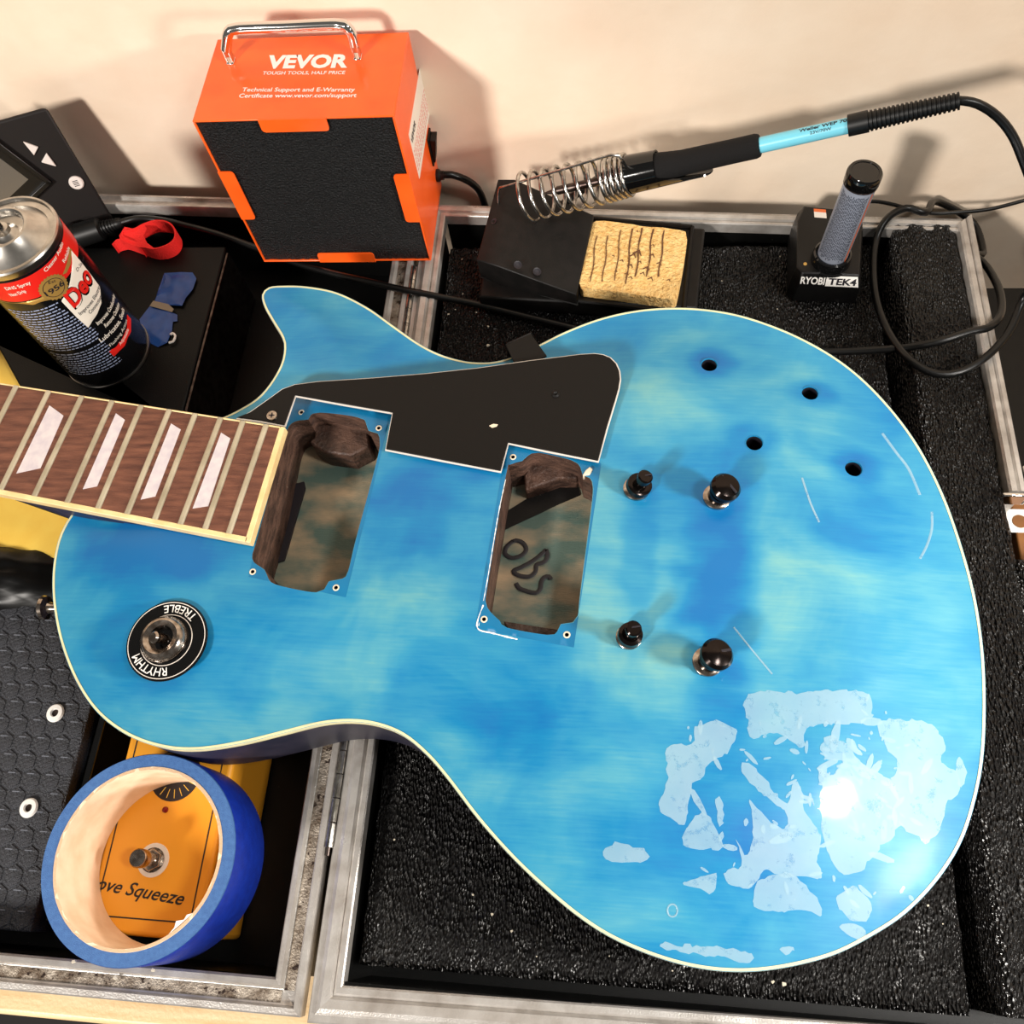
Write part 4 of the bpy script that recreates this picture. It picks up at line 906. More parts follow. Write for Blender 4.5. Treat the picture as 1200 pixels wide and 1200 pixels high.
NECKCAV = [(390, 400), (430, 388), (600, 410), (632, 430), (645, 468), (685, 480), (694, 515), (690, 560), (655, 700), (585, 960), (555, 1085), (530, 1118), (470, 1130), (450, 1165), (415, 1178), (340, 1168), (235, 1143), (205, 1120), (188, 1080), (140, 1045), (134, 1010), (150, 960), (215, 720), (280, 480), (320, 428), (380, 418)]
BRCAV = [(225, 440), (260, 430), (370, 455), (400, 478), (408, 505), (432, 515), (442, 545), (436, 620), (400, 900), (392, 975), (375, 998), (335, 1004), (322, 1030), (290, 1040), (155, 1016), (130, 992), (98, 962), (84, 930), (90, 870), (150, 510), (165, 470), (205, 458)]
nc = [ontop(*Zc(*p))[:2] for p in NECKCAV]; nc = [tuple(q[:2]) for q in crom([np.array([*q, 0]) for q in nc], .3, True)]
bcv = [ontop(*Zb(*p))[:2] for p in BRCAV]; bcv = [tuple(q[:2]) for q in crom([np.array([*q, 0]) for q in bcv], .3, True)]
pots = [ontop(831, 428), ontop(949, 461), ontop(884, 519), ontop(1000, 549.5)]
holes = [nc, bcv] + [circle(p, .42, 20) for p in pots]
scr = [ontop(*Zc(350, 388)), ontop(*Zc(690, 457)), ontop(*Zc(136, 1088)), ontop(*Zc(502, 1158)), ontop(*Zb(175, 445)), ontop(*Zb(78, 988)), ontop(*Zb(355, 1040))]
holes += [circle(p, .1, 10) for p in scr]
# --- blue stain material with soft deep and pale areas
def blue_mat():
    m = bpy.data.materials.new('blue_stain'); m.use_nodes = True; nt = m.node_tree; n = nt.nodes; L = nt.links; b = n['Principled BSDF']
    tc = n.new('ShaderNodeTexCoord'); off = rootloc(gt)
    mp = n.new('ShaderNodeMapping'); mp.inputs['Scale'].default_value = (100, 100, 100); L.new(tc.outputs['Object'], mp.inputs['Vector'])
    def nz(scale, st, det=4, dist=0):
        q = n.new('ShaderNodeMapping'); q.inputs['Scale'].default_value = st; L.new(mp.outputs[0], q.inputs['Vector'])
        t = n.new('ShaderNodeTexNoise'); t.inputs['Scale'].default_value = scale; t.inputs['Detail'].default_value = det; t.inputs['Distortion'].default_value = dist; L.new(q.outputs[0], t.inputs['Vector']); return t.outputs['Fac']
    def mth(op, a, b_=None, c=None, clamp=False):
        q = n.new('ShaderNodeMath'); q.operation = op; q.use_clamp = clamp
        for i, v in enumerate((a, b_, c)):
            if v is None: continue
            if isinstance(v, (int, float)): q.inputs[i].default_value = v
            else: L.new(v, q.inputs[i])
        return q.outputs[0]
    big = nz(.17, (1, 1.25, 1), 5, .6); mid = nz(.5, (.5, 2.0, 1), 4, .3); fine = nz(2.2, (.25, 4, 1), 5)
    f = mth('ADD', mth('MULTIPLY', big, 1.0), mth('ADD', mth('MULTIPLY', mid, .28), mth('MULTIPLY', fine, .2)))
    f = mth('SUBTRACT', f, .31)
    # stain pooled darker (negative) or rubbed paler (positive): pixel, radius x, radius y, amount
    warp = n.new('ShaderNodeTexNoise'); warp.inputs['Scale'].default_value = .35; L.new(mp.outputs[0], warp.inputs['Vector'])
    wv = n.new('ShaderNodeVectorMath'); wv.operation = 'MULTIPLY_ADD'; wv.inputs[1].default_value = (3.0, 3.0, 0); L.new(warp.outputs['Color'], wv.inputs[0]); wv.inputs[2].default_value = (-1.5, -1.5, 0)
    pv = n.new('ShaderNodeVectorMath'); pv.operation = 'ADD'; L.new(mp.outputs[0], pv.inputs[0]); L.new(wv.outputs[0], pv.inputs[1])
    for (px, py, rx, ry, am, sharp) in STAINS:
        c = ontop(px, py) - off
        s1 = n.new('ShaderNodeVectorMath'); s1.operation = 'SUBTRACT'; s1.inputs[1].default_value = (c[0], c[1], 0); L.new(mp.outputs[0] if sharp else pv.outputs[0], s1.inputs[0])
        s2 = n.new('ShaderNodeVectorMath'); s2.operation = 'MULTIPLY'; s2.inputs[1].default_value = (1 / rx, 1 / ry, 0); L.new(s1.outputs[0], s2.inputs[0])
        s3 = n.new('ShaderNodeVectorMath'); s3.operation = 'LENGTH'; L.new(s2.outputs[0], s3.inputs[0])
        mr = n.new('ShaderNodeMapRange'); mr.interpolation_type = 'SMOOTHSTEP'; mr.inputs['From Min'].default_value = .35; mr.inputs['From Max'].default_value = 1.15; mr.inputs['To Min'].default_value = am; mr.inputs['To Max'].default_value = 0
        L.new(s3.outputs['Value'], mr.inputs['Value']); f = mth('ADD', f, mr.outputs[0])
    cr = n.new('ShaderNodeValToRGB'); e = cr.color_ramp.elements
    e[0].position = .1; e[0].color = lin((6, 98, 158)); e[1].position = .95; e[1].color = lin((132, 176, 162))
    for p, c in ((.3, (16, 116, 164)), (.5, (48, 134, 168)), (.66, (76, 148, 168)), (.8, (102, 160, 164))):
        k = e.new(p); k.color = lin(c)
    L.new(f, cr.inputs['Fac']); L.new(cr.outputs['Color'], b.inputs['Base Color'])
    b.inputs['Specular IOR Level'].default_value = .4; b.inputs['Coat Weight'].default_value = .15; b.inputs['Coat Roughness'].default_value = .14
    rr = nz(.35, (1, 1, 1), 6, 1); L.new(mth('MULTIPLY_ADD', rr, .4, .2), b.inputs['Roughness'])
    bp = n.new('ShaderNodeBump'); bp.inputs['Strength'].default_value = .05; bp.inputs['Distance'].default_value = .0003; L.new(fine, bp.inputs['Height']); L.new(bp.outputs[0], b.inputs['Normal'])
    return m
STAINS = [(190, 640, 6, 2.6, -.3, 0), (480, 600, 3.2, 4, -.22, 0), (845, 700, 2.0, 7.5, -.3, 0), (620, 850, 4, 2, -.15, 0), (770, 1000, 7, 3, -.15, 0), (400, 380, 3.5, 1.4, -.12, 0),
          (700, 640, 2.4, 6, .2, 0), (480, 700, 5, 2, .16, 0), (230, 850, 7, 1.6, .18, 0), (770, 740, 2, 5, .16, 0), (900, 470, 6, 3.5, .2, 0), (1060, 700, 3.5, 7, .12, 0), (330, 790, 5, 2, .1, 0), (800, 800, 7, 1.6, .14, 0), (540, 900, 3, 2, .1, 0),
          (150, 590, 2, 1.2, .25, 0), (430, 445, 6, 1, .1, 0), (1010, 610, 3.5, 2.5, -.16, 0), (940, 690, 4, 4, .2, 0), (760, 460, 3, 3, .14, 0), (860, 400, 6, 1.5, .1, 0), (748, 660, 1.0, 6, -.14, 0), (1090, 460, 2, 3, .1, 0),
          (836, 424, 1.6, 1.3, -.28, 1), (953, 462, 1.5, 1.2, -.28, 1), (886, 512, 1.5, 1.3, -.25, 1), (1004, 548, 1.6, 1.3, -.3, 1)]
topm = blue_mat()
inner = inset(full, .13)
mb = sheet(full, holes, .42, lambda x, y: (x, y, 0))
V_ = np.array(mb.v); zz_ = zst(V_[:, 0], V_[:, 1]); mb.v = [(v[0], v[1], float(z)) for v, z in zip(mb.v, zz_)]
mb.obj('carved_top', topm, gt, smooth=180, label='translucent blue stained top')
# sides, back and binding
def wallstrip(loop, z0, z1, closed=True, inward=False):
    n = len(loop); vs = [(x, y, z0(x, y) if callable(z0) else z0) for x, y in loop] + [(x, y, z1(x, y) if callable(z1) else z1) for x, y in loop]
    fs = [(i, (i + 1) % n, n + (i + 1) % n, n + i) for i in range(n if closed else n - 1)]
    if inward: fs = [f[::-1] for f in fs]
    return MB().add(vs, fs)
mb = MB(); bodyp = inset(full, .02); b2 = inset(full, .5)
ccw = full[::-1] if sum(full[i][0] * full[(i + 1) % len(full)][1] - full[(i + 1) % len(full)][0] * full[i][1] for i in range(len(full))) < 0 else full
bodyp = inset(ccw, .02); b1 = inset(ccw, .12); b2 = inset(ccw, .45); n_ = len(ccw)
vs = []; 
for lp, z in ((bodyp, ZE - .45), (bodyp, .55), (b1, .28), (b2, .1)): vs += [(x, y, z + .16) for x, y in lp]
fs = []
for r_ in range(3): fs += [((r_ + 1) * n_ + i, (r_ + 1) * n_ + (i + 1) % n_, r_ * n_ + (i + 1) % n_, r_ * n_ + i) for i in range(n_)]
fs.append(tuple(3 * n_ + i for i in range(n_ - 1, -1, -1)))
mb.add(vs, fs).obj('body_sides', 'side', gt, smooth=60, label='dark stained sides and back')
binl = inset(ccw, .13)
vs = [(x, y, ZE - .42) for x, y in ccw] + [(x, y, ZE - .03) for x, y in inset(ccw, -.01)] + [(x, y, ZE + .045) for x, y in inset(ccw, .03)] + [(x, y, ZE + .045) for x, y in binl] + [(x, y, ZE - .42) for x, y in binl]
fs = []
for r_ in range(4): fs += [(r_ * n_ + i, r_ * n_ + (i + 1) % n_, (r_ + 1) * n_ + (i + 1) % n_, (r_ + 1) * n_ + i) for i in range(n_)]
MB().add(vs, fs).obj('binding', 'edgebind', gt, smooth=60, label='cream edge binding')
# --- cavities
def cavity(loop, zf_, name, label, step=.6):
    mb = wallstrip(loop, zf_, zt1, inward=True)
    a = sum(loop[i][0] * loop[(i + 1) % len(loop)][1] - loop[(i + 1) % len(loop)][0] * loop[i][1] for i in range(len(loop)))
    if a < 0: mb.f = [f[::-1] for f in mb.f]
    o = mb.obj(name, 'route', gt, smooth=50, label=label)
    fl_ = sheet(loop, [], step, lambda x, y: (x, y, zf_ + .05 * noise.noise(Vector((x, y, 1))))).obj('cavity_floor', 'route_floor', o, smooth=60)
    return o
cn = cavity(nc, 2.6, 'neck_pickup_cavity', 'empty routed neck pickup cavity')
cb = cavity(bcv, 3.3, 'bridge_pickup_cavity', 'empty routed bridge pickup cavity with marker scrawl')
# ledges for the pickup legs, and dark strip for the shaded wiring channel
def zi(lst, zf_, fn): return [at(*fn(*p), zf_)[:2] for p in lst]
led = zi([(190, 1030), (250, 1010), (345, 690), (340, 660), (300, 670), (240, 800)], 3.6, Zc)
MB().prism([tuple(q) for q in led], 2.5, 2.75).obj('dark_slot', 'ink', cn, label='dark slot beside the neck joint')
led = zi([(405, 415), (430, 400), (600, 425), (630, 450), (640, 520), (560, 560), (440, 545), (395, 520), (375, 500), (395, 480)], 4.6, Zc)
MB().prism([tuple(q) for q in led], 2.5, lambda x, y: 4.2).obj('ledge', 'route', cn, bevel=.1)
led = zi([(240, 450), (270, 440), (370, 465), (395, 490), (390, 510), (330, 510), (215, 550), (210, 500)], 4.6, Zb)
MB().prism([tuple(q) for q in led], 3.0, 4.4).obj('ledge', 'route', cb, bevel=.1)
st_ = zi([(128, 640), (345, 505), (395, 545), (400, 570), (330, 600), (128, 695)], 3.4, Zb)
MB().prism([tuple(q) for q in st_], 3.1, 3.34).obj('shaded_channel_strip', 'plastic_dusty', cb, label='dull black strip painting shadow and a routed channel across the cavity')  # black strip paints the shadow lying over the routed channel
led = zi([(140, 985), (335, 1015), (320, 1030), (290, 1036), (155, 1012)], 4.4, Zb)
MB().prism([tuple(q) for q in led], 3.1, 4.0).obj('ledge', 'route', cb, bevel=.05)
# marker scrawl on the bridge cavity floor (three loose letters)
def zs5(x, y): return (560 + x * .225, 500 + y * .225)
def stroke(pts): return crom([at(*zs5(*p), 3.37) for p in pts], .12)
mb = MB()
for st_ in ([(185, 595), (150, 625), (142, 660), (175, 682), (225, 672), (252, 640), (235, 605), (200, 592), (182, 600)],
            [(358, 640), (300, 690), (230, 730), (185, 752), (215, 775), (270, 780), (300, 755), (305, 720), (325, 712), (350, 700), (362, 670), (355, 640)],
            [(380, 795), (370, 780), (345, 785), (330, 810), (325, 845), (300, 865), (250, 855), (215, 840), (198, 815)]):
    mb.tube(stroke(st_), .115, 6, flat=.25)
mb.obj('marker_scrawl', 'ink', cb, label='black marker scrawl')
# --- unfaded footprints of the old pickup rings
def foot(corners, fn, hole):
    cs = [ontop(*fn(*p))[:2] for p in corners]; lp = []
    for i in range(4):
        a_, b_ = np.array(cs[i]), np.array(cs[(i + 1) % 4])
        for k in range(20): lp.append(tuple(a_ + (b_ - a_) * k / 20))
    hs = [inset(hole, -.03)]
    mb = sheet(lp, hs + [circle(p, .1, 10) for p in scr if inpoly(np.array([p[0]]), np.array([p[1]]), lp)[0] and segdist(np.array([p[0]]), np.array([p[1]]), lp)[0] > .15], .35, lambda x, y: (x, y, 0))
    V_ = np.array(mb.v); z = zst(V_[:, 0], V_[:, 1]); mb.v = [(v[0], v[1], float(q) + .008) for v, q in zip(mb.v, z)]
    return mb, lp
mb, lp1 = foot([(320, 318), (748, 392), (545, 1200), (118, 1110)], Zc, nc)
mb.obj('ring_footprint', 'footprint', gt, smooth=180, label='unfaded blue where the pickup ring sat')
mb, lp2 = foot([(155, 395), (470, 466), (378, 1082), (48, 1020)], Zb, bcv)
mb.obj('ring_footprint', 'footprint', gt, smooth=180)
def chips(px, fn, seed, w=.05):
    P = crom([ontop(*fn(*p)) for p in px], .12); mb = MB()
    r_ = [max(.008, w * (.55 + .9 * noise.noise(Vector((i * .6, seed, 0))))) for i in range(len(P))]
    mb.tube([p + [0, 0, .01] for p in P], r_, 6, flat=.4); return mb
chips([(75, 940), (55, 1015), (110, 1035), (190, 1055)], Zb, 3, .06).obj('paint_chip', 'white', gt, label='chipped pale edge of ring footprint')
chips([(150, 520), (125, 640), (90, 850), (60, 1010)], Zb, 8, .03).obj('paint_chip', 'white', gt)
for p in scr:
    MB().lathe([(.1, .012), (.17, .02), (.15, .03), (.1, .028)], p, n=16, closed=True).obj('screw_hole', 'raw', gt, label='small bare-wood screw hole')
    MB().lathe([(.1, .02), (.1, -.6), (.0001, -.6)], p, n=10, caps=False).obj('bore', 'ink', gt)
q = ontop(*Zb(425, 497)); MB().prism([(q[0] - .25, q[1] - .2), (q[0] + .1, q[1] - .15), (q[0] + .25, q[1] + .15), (q[0] + .1, q[1] + .3), (q[0] - .1, q[1] + .1)], q[2] - .4, q[2] + .12).obj('wood_splinter', 'raw', gt, bevel=.04, label='broken bare-wood splinter')
# --- pot holes
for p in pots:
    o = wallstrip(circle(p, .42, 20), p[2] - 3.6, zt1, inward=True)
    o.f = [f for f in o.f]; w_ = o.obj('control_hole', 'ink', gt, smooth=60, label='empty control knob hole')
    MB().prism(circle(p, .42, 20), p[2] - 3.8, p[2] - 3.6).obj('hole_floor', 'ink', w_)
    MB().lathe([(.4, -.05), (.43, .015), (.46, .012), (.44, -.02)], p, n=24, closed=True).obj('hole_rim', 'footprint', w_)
# --- studs
def stud(px, py, r0, tall, head, lean):
    p = ontop(px, py); A_ = np.array([lean[0], lean[1], 1.0])
    o = MB().lathe([(r0 * .7, -.4), (r0, 0), (r0, .14), (r0 - .08, .2), (.3, .2)], p, n=36).obj('stud_bushing', 'nickel', gt, smooth=40, label='nickel stud bushing')
    if head == 'bridge':
        MB().lathe([(r0 - .08, .2), (r0 - .02, .28), (r0 - .04, .55), (r0 - .2, .62), (.32, .6), (.3, 1.0), (.36, 1.04), (.37, 1.4), (.3, 1.46), (.0001, 1.46)], p, A_, n=32, caps=False).obj('thumbwheel', 'blacknickel', o, smooth=35)
        k = p + A_ / np.linalg.norm(A_) * 1.46; MB().obox(k + [-.3, -.05, -.02], (.6, .12, 0), (-.02, .07, 0), (0, 0, .03)).obj('slot', 'ink', o)
    else:
        MB().lathe([(.5, .1), (.52, .5), (.58, .56), (.58, .66), (.46, .7), (.46, .86), (.66, .92), (.73, 1.0), (.73, 1.22), (.6, 1.4), (.3, 1.5), (.0001, 1.52)], p, A_, n=36, caps=False).obj('stud', 'blacknickel', o, smooth=35)
        k = p + A_ / np.linalg.norm(A_) * 1.5; d_ = np.array([.38, -.52, 0]) if py < 650 else np.array([.6, .12, 0])
        MB().obox(k - d_ * .85 + [0, 0, -.1], d_ * 1.7, np.array([-d_[1], d_[0], 0]) * .17, (0, 0, .09)).obj('slot', 'ink', o)
    return o
stud(746, 573, .66, 1.2, 'bridge', (.28, .0)); stud(737, 747, .6, 1.2, 'bridge', (.12, .0))
stud(840, 583, .68, 1.4, 'tail', (.25, 0)); stud(829, 776, .68, 1.4, 'tail', (.26, .05))
# --- varnish film left on the lower bout
def z9(x, y): return (640 + x / 2.143, 760 + y / 2.143)
FILM = [[(500, 120), (560, 105), (640, 112), (720, 105), (800, 110), (818, 150), (800, 185), (700, 192), (655, 202), (645, 248), (600, 222), (560, 212), (515, 225), (505, 180)],
        [(370, 200), (430, 185), (478, 210), (455, 262), (410, 290), (385, 325), (362, 360), (352, 430), (340, 445), (310, 425), (283, 408), (290, 370), (305, 330), (300, 262), (330, 238), (365, 240)],
        [(505, 285), (550, 330), (603, 392), (622, 335), (640, 352), (650, 410), (690, 470), (680, 530), (692, 580), (640, 570), (600, 575), (545, 558), (515, 600), (460, 590), (450, 560), (490, 545), (478, 480), (508, 520), (520, 450), (511, 382), (555, 430), (597, 452), (600, 412), (540, 362), (488, 308)],
        [(835, 190), (900, 178), (960, 188), (1005, 240), (990, 285), (1030, 310), (1036, 360), (1000, 400), (992, 448), (955, 485), (925, 470), (890, 448), (868, 478), (840, 500), (790, 560), (742, 565), (705, 505), (690, 420), (692, 340), (722, 312), (770, 272), (800, 292), (832, 312), (872, 322), (880, 280), (850, 240)],
        [(380, 415), (405, 420), (440, 480), (435, 505), (350, 500), (345, 470)], [(540, 580), (600, 565), (650, 590), (692, 668), (640, 655), (560, 660), (518, 640)],
        [(730, 630), (770, 598), (818, 640), (800, 682), (760, 680)], [(740, 700), (785, 696), (802, 720), (770, 728)], [(345, 590), (425, 566), (418, 612), (380, 602)], [(690, 240), (722, 220), (760, 248), (785, 285), (740, 282), (700, 275)],
        [(427, 380), (445, 385), (442, 440), (432, 450)], [(150, 500), (200, 490), (255, 515), (240, 535), (150, 532)], [(1030, 275), (1048, 280), (1058, 320), (1042, 350), (1030, 320)], [(585, 755), (610, 748), (628, 758), (600, 768)],
        [(290, 740), (330, 745), (430, 750), (515, 765), (512, 790), (440, 775), (370, 765), (300, 755)]]
for k, poly in enumerate(FILM):
    P = [ontop(*z9(*p)) for p in poly]; P = crom([np.array([p[0], p[1], 0]) for p in P], .16, True); lp = []
    for i, p in enumerate(P):
        lp.append(tuple(p[c_] + .12 * noise.noise(Vector((p[0] * 2.6, p[1] * 2.6, k + 9 * c_))) + .09 * noise.noise(Vector((p[0] * 7, p[1] * 7, k + 5 * c_))) for c_ in (0, 1)))
    mb = sheet(lp, [], .35, lambda x, y: (x, y, 0)); V_ = np.array(mb.v); z = zst(V_[:, 0], V_[:, 1]); mb.v = [(v[0], v[1], float(q_) + .012) for v, q_ in zip(mb.v, z)]
    mb.obj('varnish_patch', 'film', gt, smooth=180, label='milky patch of old varnish' if k == 0 else None)
rnd = random.Random(21); mb = MB()
for k in range(150):
    if k < 90: px, py = rnd.gauss(1000, 34), rnd.gauss(915, 38)
    else: px, py = rnd.uniform(800, 1080), rnd.uniform(840, 1060)
    p = ontop(px, py, .016); r_ = abs(rnd.gauss(.05, .07)) + .03; an = rnd.uniform(0, PI); el = rnd.uniform(1, 3.5)
    ring = [(r_ * el * math.cos(a), r_ * (.6 + .4 * rnd.random()) * math.sin(a)) for a in [2 * PI * q / 9 for q in range(9)]]
    pts_ = [(p[0] + u * math.cos(an) - v * math.sin(an), p[1] + u * math.sin(an) + v * math.cos(an)) for u, v in ring]
    mb.add([(x, y, zt1(x, y) + .017) for x, y in pts_], [tuple(range(9))])
mb.obj('varnish_flakes', 'film', gt, kind='stuff', label='small flakes of old varnish')
def scratch(px, wd): 
    P = crom([ontop(*p, .01) for p in px], .3); MB().tube(P, wd, 5, flat=.3).obj('scratch', 'film', gt)
scratch([(1034, 508), (1050, 530), (1065, 550), (1078, 580)], .07); scratch([(1092, 600), (1092, 620), (1086, 640), (1078, 655)], .06); scratch([(860, 735), (880, 760), (905, 790)], .04); scratch([(940, 560), (950, 590), (960, 612)], .05)
ring_ = [ontop(788 + 6 * math.cos(t), 1067 + 7.5 * math.sin(t), .01) for t in np.linspace(0, 2 * PI, 16, endpoint=False)]
MB().tube(ring_, .035, 5, closed=True, flat=.4).obj('scratch', 'film', gt)

# --- neck and fretboard
FBZ = 6.5
ftl = at(334, 500.5, FBZ); fbl = at(293, 636, FBZ); t2 = at(0, 448.5, FBZ); b2_ = at(0, 579, FBZ)
axn = ((t2 - ftl) / np.linalg.norm(t2 - ftl) + (b2_ - fbl) / np.linalg.norm(b2_ - fbl)); axn /= np.linalg.norm(axn)
LN = 38
tfar = ftl + (t2 - ftl) / np.linalg.norm(t2 - ftl) * LN; bfar = fbl + (b2_ - fbl) / np.linalg.norm(b2_ - fbl) * LN
def lerp(a, b_, t): return a * (1 - t) + b_ * t
def fbp(s, t): return lerp(lerp(ftl, fbl, t), lerp(tfar, bfar, t), s / LN)     # s cm from the body end, t 0 treble .. 1 bass
Z6 = lambda x, y: (x / 3.53, 400 + y / 3.53)
wfb = np.linalg.norm(ftl - fbl); bt_, bb_ = .12 / wfb, .28 / wfb
def quad(s0, s1, ta, tb): return [tuple(fbp(s, t)[:2]) for s, t in ((s0, ta), (s1, ta), (s1, tb), (s0, tb))]
fbo = MB().prism(quad(.28, LN, .02, .965), 5.6, FBZ).obj('fretboard', 'rosewood', gt, label='rosewood fretboard')
mb = MB(); mb.prism(quad(0, .3, 0, 1), 6.0, FBZ + .01); mb.prism(quad(.2, LN, 0, bt_ * .8), 6.0, FBZ + .01); mb.prism(quad(.2, LN, 1 - bb_, 1), 6.0, FBZ + .01)
mb.obj('fretboard_binding', 'cream', gt, bevel=.03, label='cream fretboard binding')
FT = [((205, 200), (10, 605)), ((340, 225), (148, 632)), ((465, 245), (283, 660)), ((585, 265), (408, 688)), ((700, 285), (530, 708)), ((808, 300), (643, 735)), ((912, 318), (750, 752)), ((1005, 330), (852, 772)), ((1100, 348), (948, 795))]
ss_ = []
for a_, b_ in FT:
    pa, pb = at(*Z6(*a_), FBZ), at(*Z6(*b_), FBZ); sa = np.dot(pa - ftl, (tfar - ftl) / LN); sb = np.dot(pb - fbl, (bfar - fbl) / LN); ss_.append((sa, sb))
gap = (ss_[0][0] - ss_[3][0]) / 3
cur = ss_[0]; 
ext_f = []
for k in range(7):
    g = gap * 1.08 * 1.0595 ** k; cur = (cur[0] + g, cur[1] + g)
    if cur[0] < LN - .5: ext_f.append(cur)
for sa, sb in ext_f[::-1] + ss_:
    A_ = lerp(lerp(ftl, fbl, .01), lerp(tfar, bfar, .01), sa / LN); B_ = lerp(lerp(ftl, fbl, .965), lerp(tfar, bfar, .965), sb / LN)
    MB().tube([A_ + [0, 0, -.0], B_ + [0, 0, -.0]], .165, 10, flat=.7).obj('fret', 'fret', fbo, smooth=60)
INL = [[(205, 265), (263, 308), (168, 525), (68, 547)], [(480, 298), (517, 325), (402, 600), (343, 612)], [(708, 340), (748, 365), (643, 642), (582, 655)], [(915, 378), (953, 402), (862, 682), (797, 692)]]
for q in INL: MB().prism([tuple(at(*Z6(*p), FBZ)[:2]) for p in q], FBZ - .1, FBZ + .015).obj('inlay', 'inlay', fbo, label='pearl trapezoid inlay')
s0n = np.dot(at(88, 598, FBZ) - fbl, (bfar - fbl) / LN)
# neck shaft with a rounded back, navy
vs = []; fs = []; K = 20; rows = 40
for i in range(rows + 1):
    s = 3.1 + (LN - 3.1) * i / rows
    hl = float(smoothstep((s0n + 5.0 - s) / 5.5)); dep = 1.9 + 3.4 * hl; ex = .75 - .69 * hl
    a_, b_ = fbp(s, .01), fbp(s, .99)
    for j in range(K + 1):
        t = .5 - .5 * math.cos(PI * j / K); p = lerp(a_, b_, t); z = 6.02 - dep * (max(0, math.sin(PI * t)) ** ex); vs.append((p[0], p[1], z))
for i in range(rows):
    for j in range(K): q = i * (K + 1) + j; fs.append((q, q + 1, q + K + 2, q + K + 1))
fs.append(tuple(range(K + 1))); fs.append(tuple(rows * (K + 1) + j for j in range(K, -1, -1)))
for i in range(rows): q = i * (K + 1); fs.append((q, q + K + 1, q + 2 * K + 1, q + K))
mb = MB().add(vs, fs)
def heelz(x, y):
    s_ = float(np.dot(np.array([x, y, 0]) - np.array([fbl[0], fbl[1], 0]), (bfar - fbl) / LN)); return 3.1 + 2.6 * float(smoothstep((s_ - s0n + .5) / 4.6))
hp_ = [tuple(fbp(s_, .985)[:2]) for s_ in np.linspace(3.2, s0n + 4.2, 12)] + [tuple(fbp(s_, .03)[:2]) for s_ in np.linspace(s0n + 4.2, 3.2, 12)]
mb.prism(hp_, heelz, 6.0); mb.obj('neck', 'navy', gt, smooth=60, label='navy stained neck')
# strap button
b0 = at(62, 712, 3.2); MB().lathe([(.001, -.6), (.3, -.6), (.26, .1), (.32, .3), (.62, .42), (.66, .6), (.5, .74), (.001, .76)], b0 + [.1, 0, 0], (-1, -.05, 0), n=28, caps=False).obj('strap_button', 'nickel', gt, smooth=40, label='nickel strap button')
# --- pickguard
GP = [(276, 490), (292, 482), (312, 468), (330, 455), (345, 449.5), (372, 446), (440, 441.5), (500, 436.5), (560, 430), (620, 421.5), (680, 414), (697, 413), (707, 414.3), (716, 418), (723, 425), (727, 434), (728, 444), (726, 456), (722, 470), (712, 503), (701.5, 541), (640, 529), (596, 519.5), (587, 553), (520, 540.5), (451, 527), (459, 484), (400, 474), (346, 464), (334, 499), (305, 494)]
GZ = 6.12
gp = [tuple(at(x, y, GZ + .14)[:2]) for x, y in GP]
if sum(gp[i][0] * gp[(i + 1) % len(gp)][1] - gp[(i + 1) % len(gp)][0] * gp[i][1] for i in range(len(gp))) < 0: gp = gp[::-1]
pg = MB().prism(gp, GZ, GZ + .07).obj('pickguard', 'ply', gt, label='black pickguard with white ply edge')
MB().prism(inset(gp, .07), GZ + .06, GZ + .14).obj('black_face', 'guard', pg, bevel=.03)
c = at(319, 487.5, GZ + .14); o = MB().lathe([(.3, 0), (.28, .08), (.15, .1), (.0001, .06)], c, n=24, caps=False).obj('screw', 'nickel', pg, label='pickguard screw')
mb = MB(); mb.obox(c + [-.16, -.03, .085], (.32, 0, 0), (0, .06, 0), (0, 0, .02)); mb.obox(c + [-.03, -.16, .085], (.06, 0, 0), (0, .32, 0), (0, 0, .02)); mb.obj('cross_slot', 'ink', pg)
c = at(578, 499.5, GZ + .14); MB().prism([(c[0] - .22, c[1] + .02), (c[0] - .05, c[1] - .1), (c[0] + .18, c[1] - .02), (c[0] + .24, c[1] + .1), (c[0], c[1] + .14)], GZ + .13, GZ + .155).obj('chip', 'raw', pg, label='pale chip in the pickguard')
c = at(651, 462, GZ + .14); MB().lathe([(.1, 0), (.22, .03), (.12, .09), (.06, .02), (.0001, -.0)], c, n=12, caps=False).obj('burr', 'guard', pg)
# bracket sticking out past the waist
br = [at(x, y, 5.75)[:2] for x, y in ((593, 405), (622, 392), (641, 418), (606, 434))]
mb = MB(); mb.prism([tuple(q_) for q_ in br], 5.7, 5.85); mb.prism([tuple(br[0]), tuple(br[1]), tuple(br[1] + np.array([.05, .12])), tuple(br[0] + np.array([.05, .12]))], 4.6, 5.85)
mb.obj('bracket', 'darkmetal' if False else 'guard', pg, bevel=.03, label='dark angled bracket')
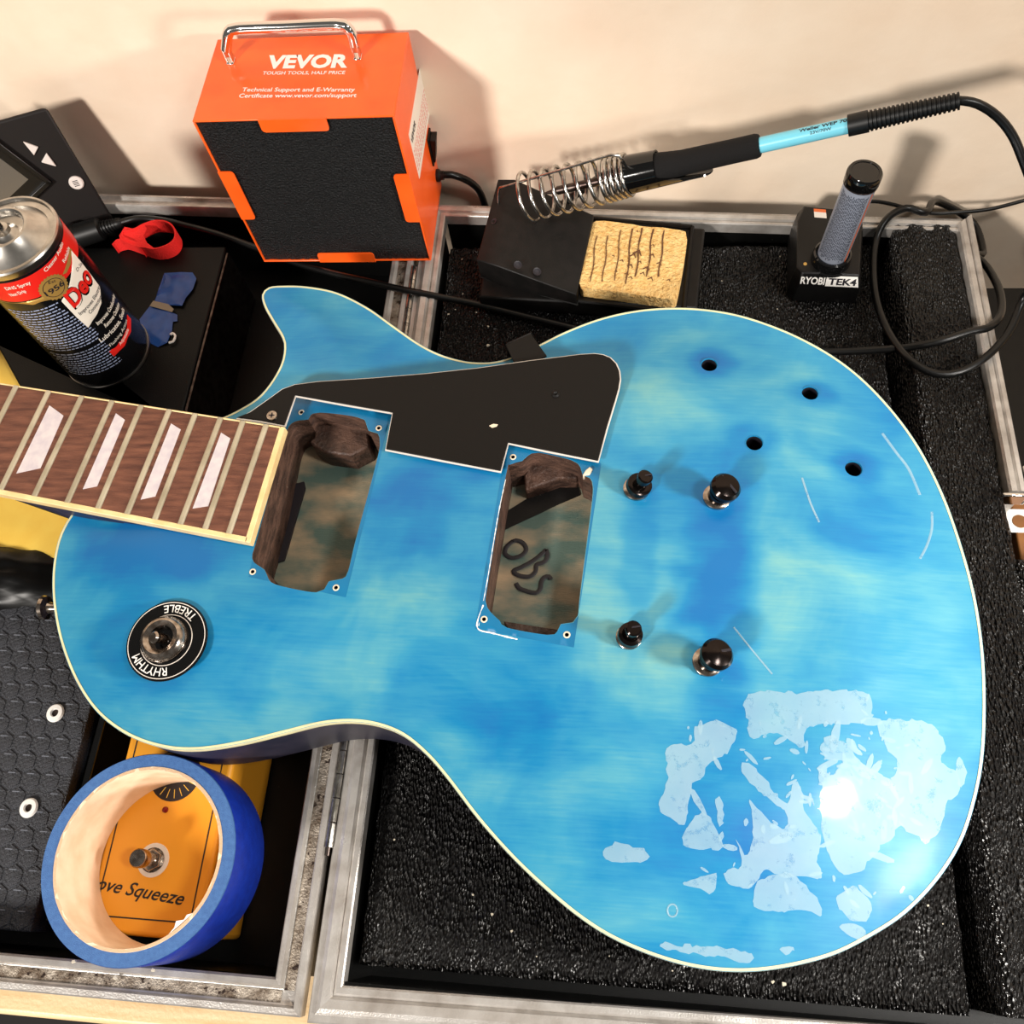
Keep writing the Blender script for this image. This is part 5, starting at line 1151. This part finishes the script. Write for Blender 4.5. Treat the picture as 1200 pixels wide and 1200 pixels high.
# --- selector switch
sc_ = ontop(195, 750); sc_ = at(195, 750, sc_[2] + .35); cz_ = sc_[2]
r1 = 2.02
base = MB().lathe([(.0001, -.13), (r1 - .05, -.13), (r1, -.06), (r1 - .04, 0), (.0001, 0)], sc_, n=64, caps=False).obj('switch_washer', 'gloss', gt, smooth=40, label='round black switch washer with white lettering')
mb = MB()
for r_ in (r1 - .14, 1.25): mb.lathe([(r_, .0), (r_ + .035, .0), (r_ + .035, .012), (r_, .012)], sc_, n=64, closed=True)
mb.obj('ring_line', 'ply', base)
MB().lathe([(.9, -.5), (.9, -.13), (.0001, -.13)], sc_, n=24, caps=False).obj('switch_body', 'ink', base)
def arctext(s, amid, span, rin, rout, outward):
    # centre angle (degrees, counter-clockwise from +x); letters' tops point outward or inward
    def fn(u, v):
        if outward: a_ = math.radians(amid + span / 2 - span * u); r_ = rin + (rout - rin) * v
        else: a_ = math.radians(amid - span / 2 + span * u); r_ = rout - (rout - rin) * v
        return (sc_[0] + r_ * math.cos(a_), sc_[1] + r_ * math.sin(a_), cz_ + .014)
    return text(s, fn, bold=.005).obj('lettering', 'white', base, smooth=0)
arctext('RHYTHM', -112, 74, 1.38, 1.78, True); arctext('TREBLE', 76, 64, 1.38, 1.78, False)
nb = sc_ + np.array([-.12, .02, 0])
nt_ = MB().lathe([(1.13, 0), (1.15, .08), (1.08, .28), (.96, .42), (.84, .46), (.6, .36), (.56, .2), (.54, -.2), (.0001, -.2)], nb, n=48, caps=False).obj('switch_nut', 'nickel', base, smooth=30, label='chrome switch nut')
MB().tube([nb + [0, 0, -.1], nb + [-.02, -.02, .3], nb + [-.14, -.1, .62]], [.26, .25, .2], 16).obj('switch_stem', 'nickel', base, smooth=60)
mb = MB(); mb.lathe([(.1, 0), (.28, .03), (.3, .2), (.22, .3), (.0001, .31)], nb + np.array([-.12, -.08, .5]), (-.25, -.15, 1), n=20, caps=False); mb.obj('switch_tip', 'nickel', base, smooth=40)

# ------------------------------------------------------------------ crumbs on the foam
rnd = random.Random(11); mb = MB()
for k in range(46):
    if k == 0: p = at(571, 405, -.75)
    elif k == 1: p = at(917, 1153, -.75)
    elif k < 6: p = at(rnd.uniform(40, 190), rnd.uniform(1125, 1150), .1)
    else:
        p = np.array([rnd.uniform(-11, 16), rnd.uniform(34, 40.5) if k % 2 else rnd.uniform(-2.3, 6), -.78])
    r_ = rnd.uniform(.03, .07) if k > 5 else .1
    mb.tube([p, p + [r_ * 1.5, rnd.uniform(-r_, r_), r_ * .5]], [r_, r_ * .6], 5)
o = mb.obj('crumbs', 'crumb', None, kind='stuff'); tag(o, 'tiny pale crumbs scattered on the black foam', 'debris', kind='stuff')
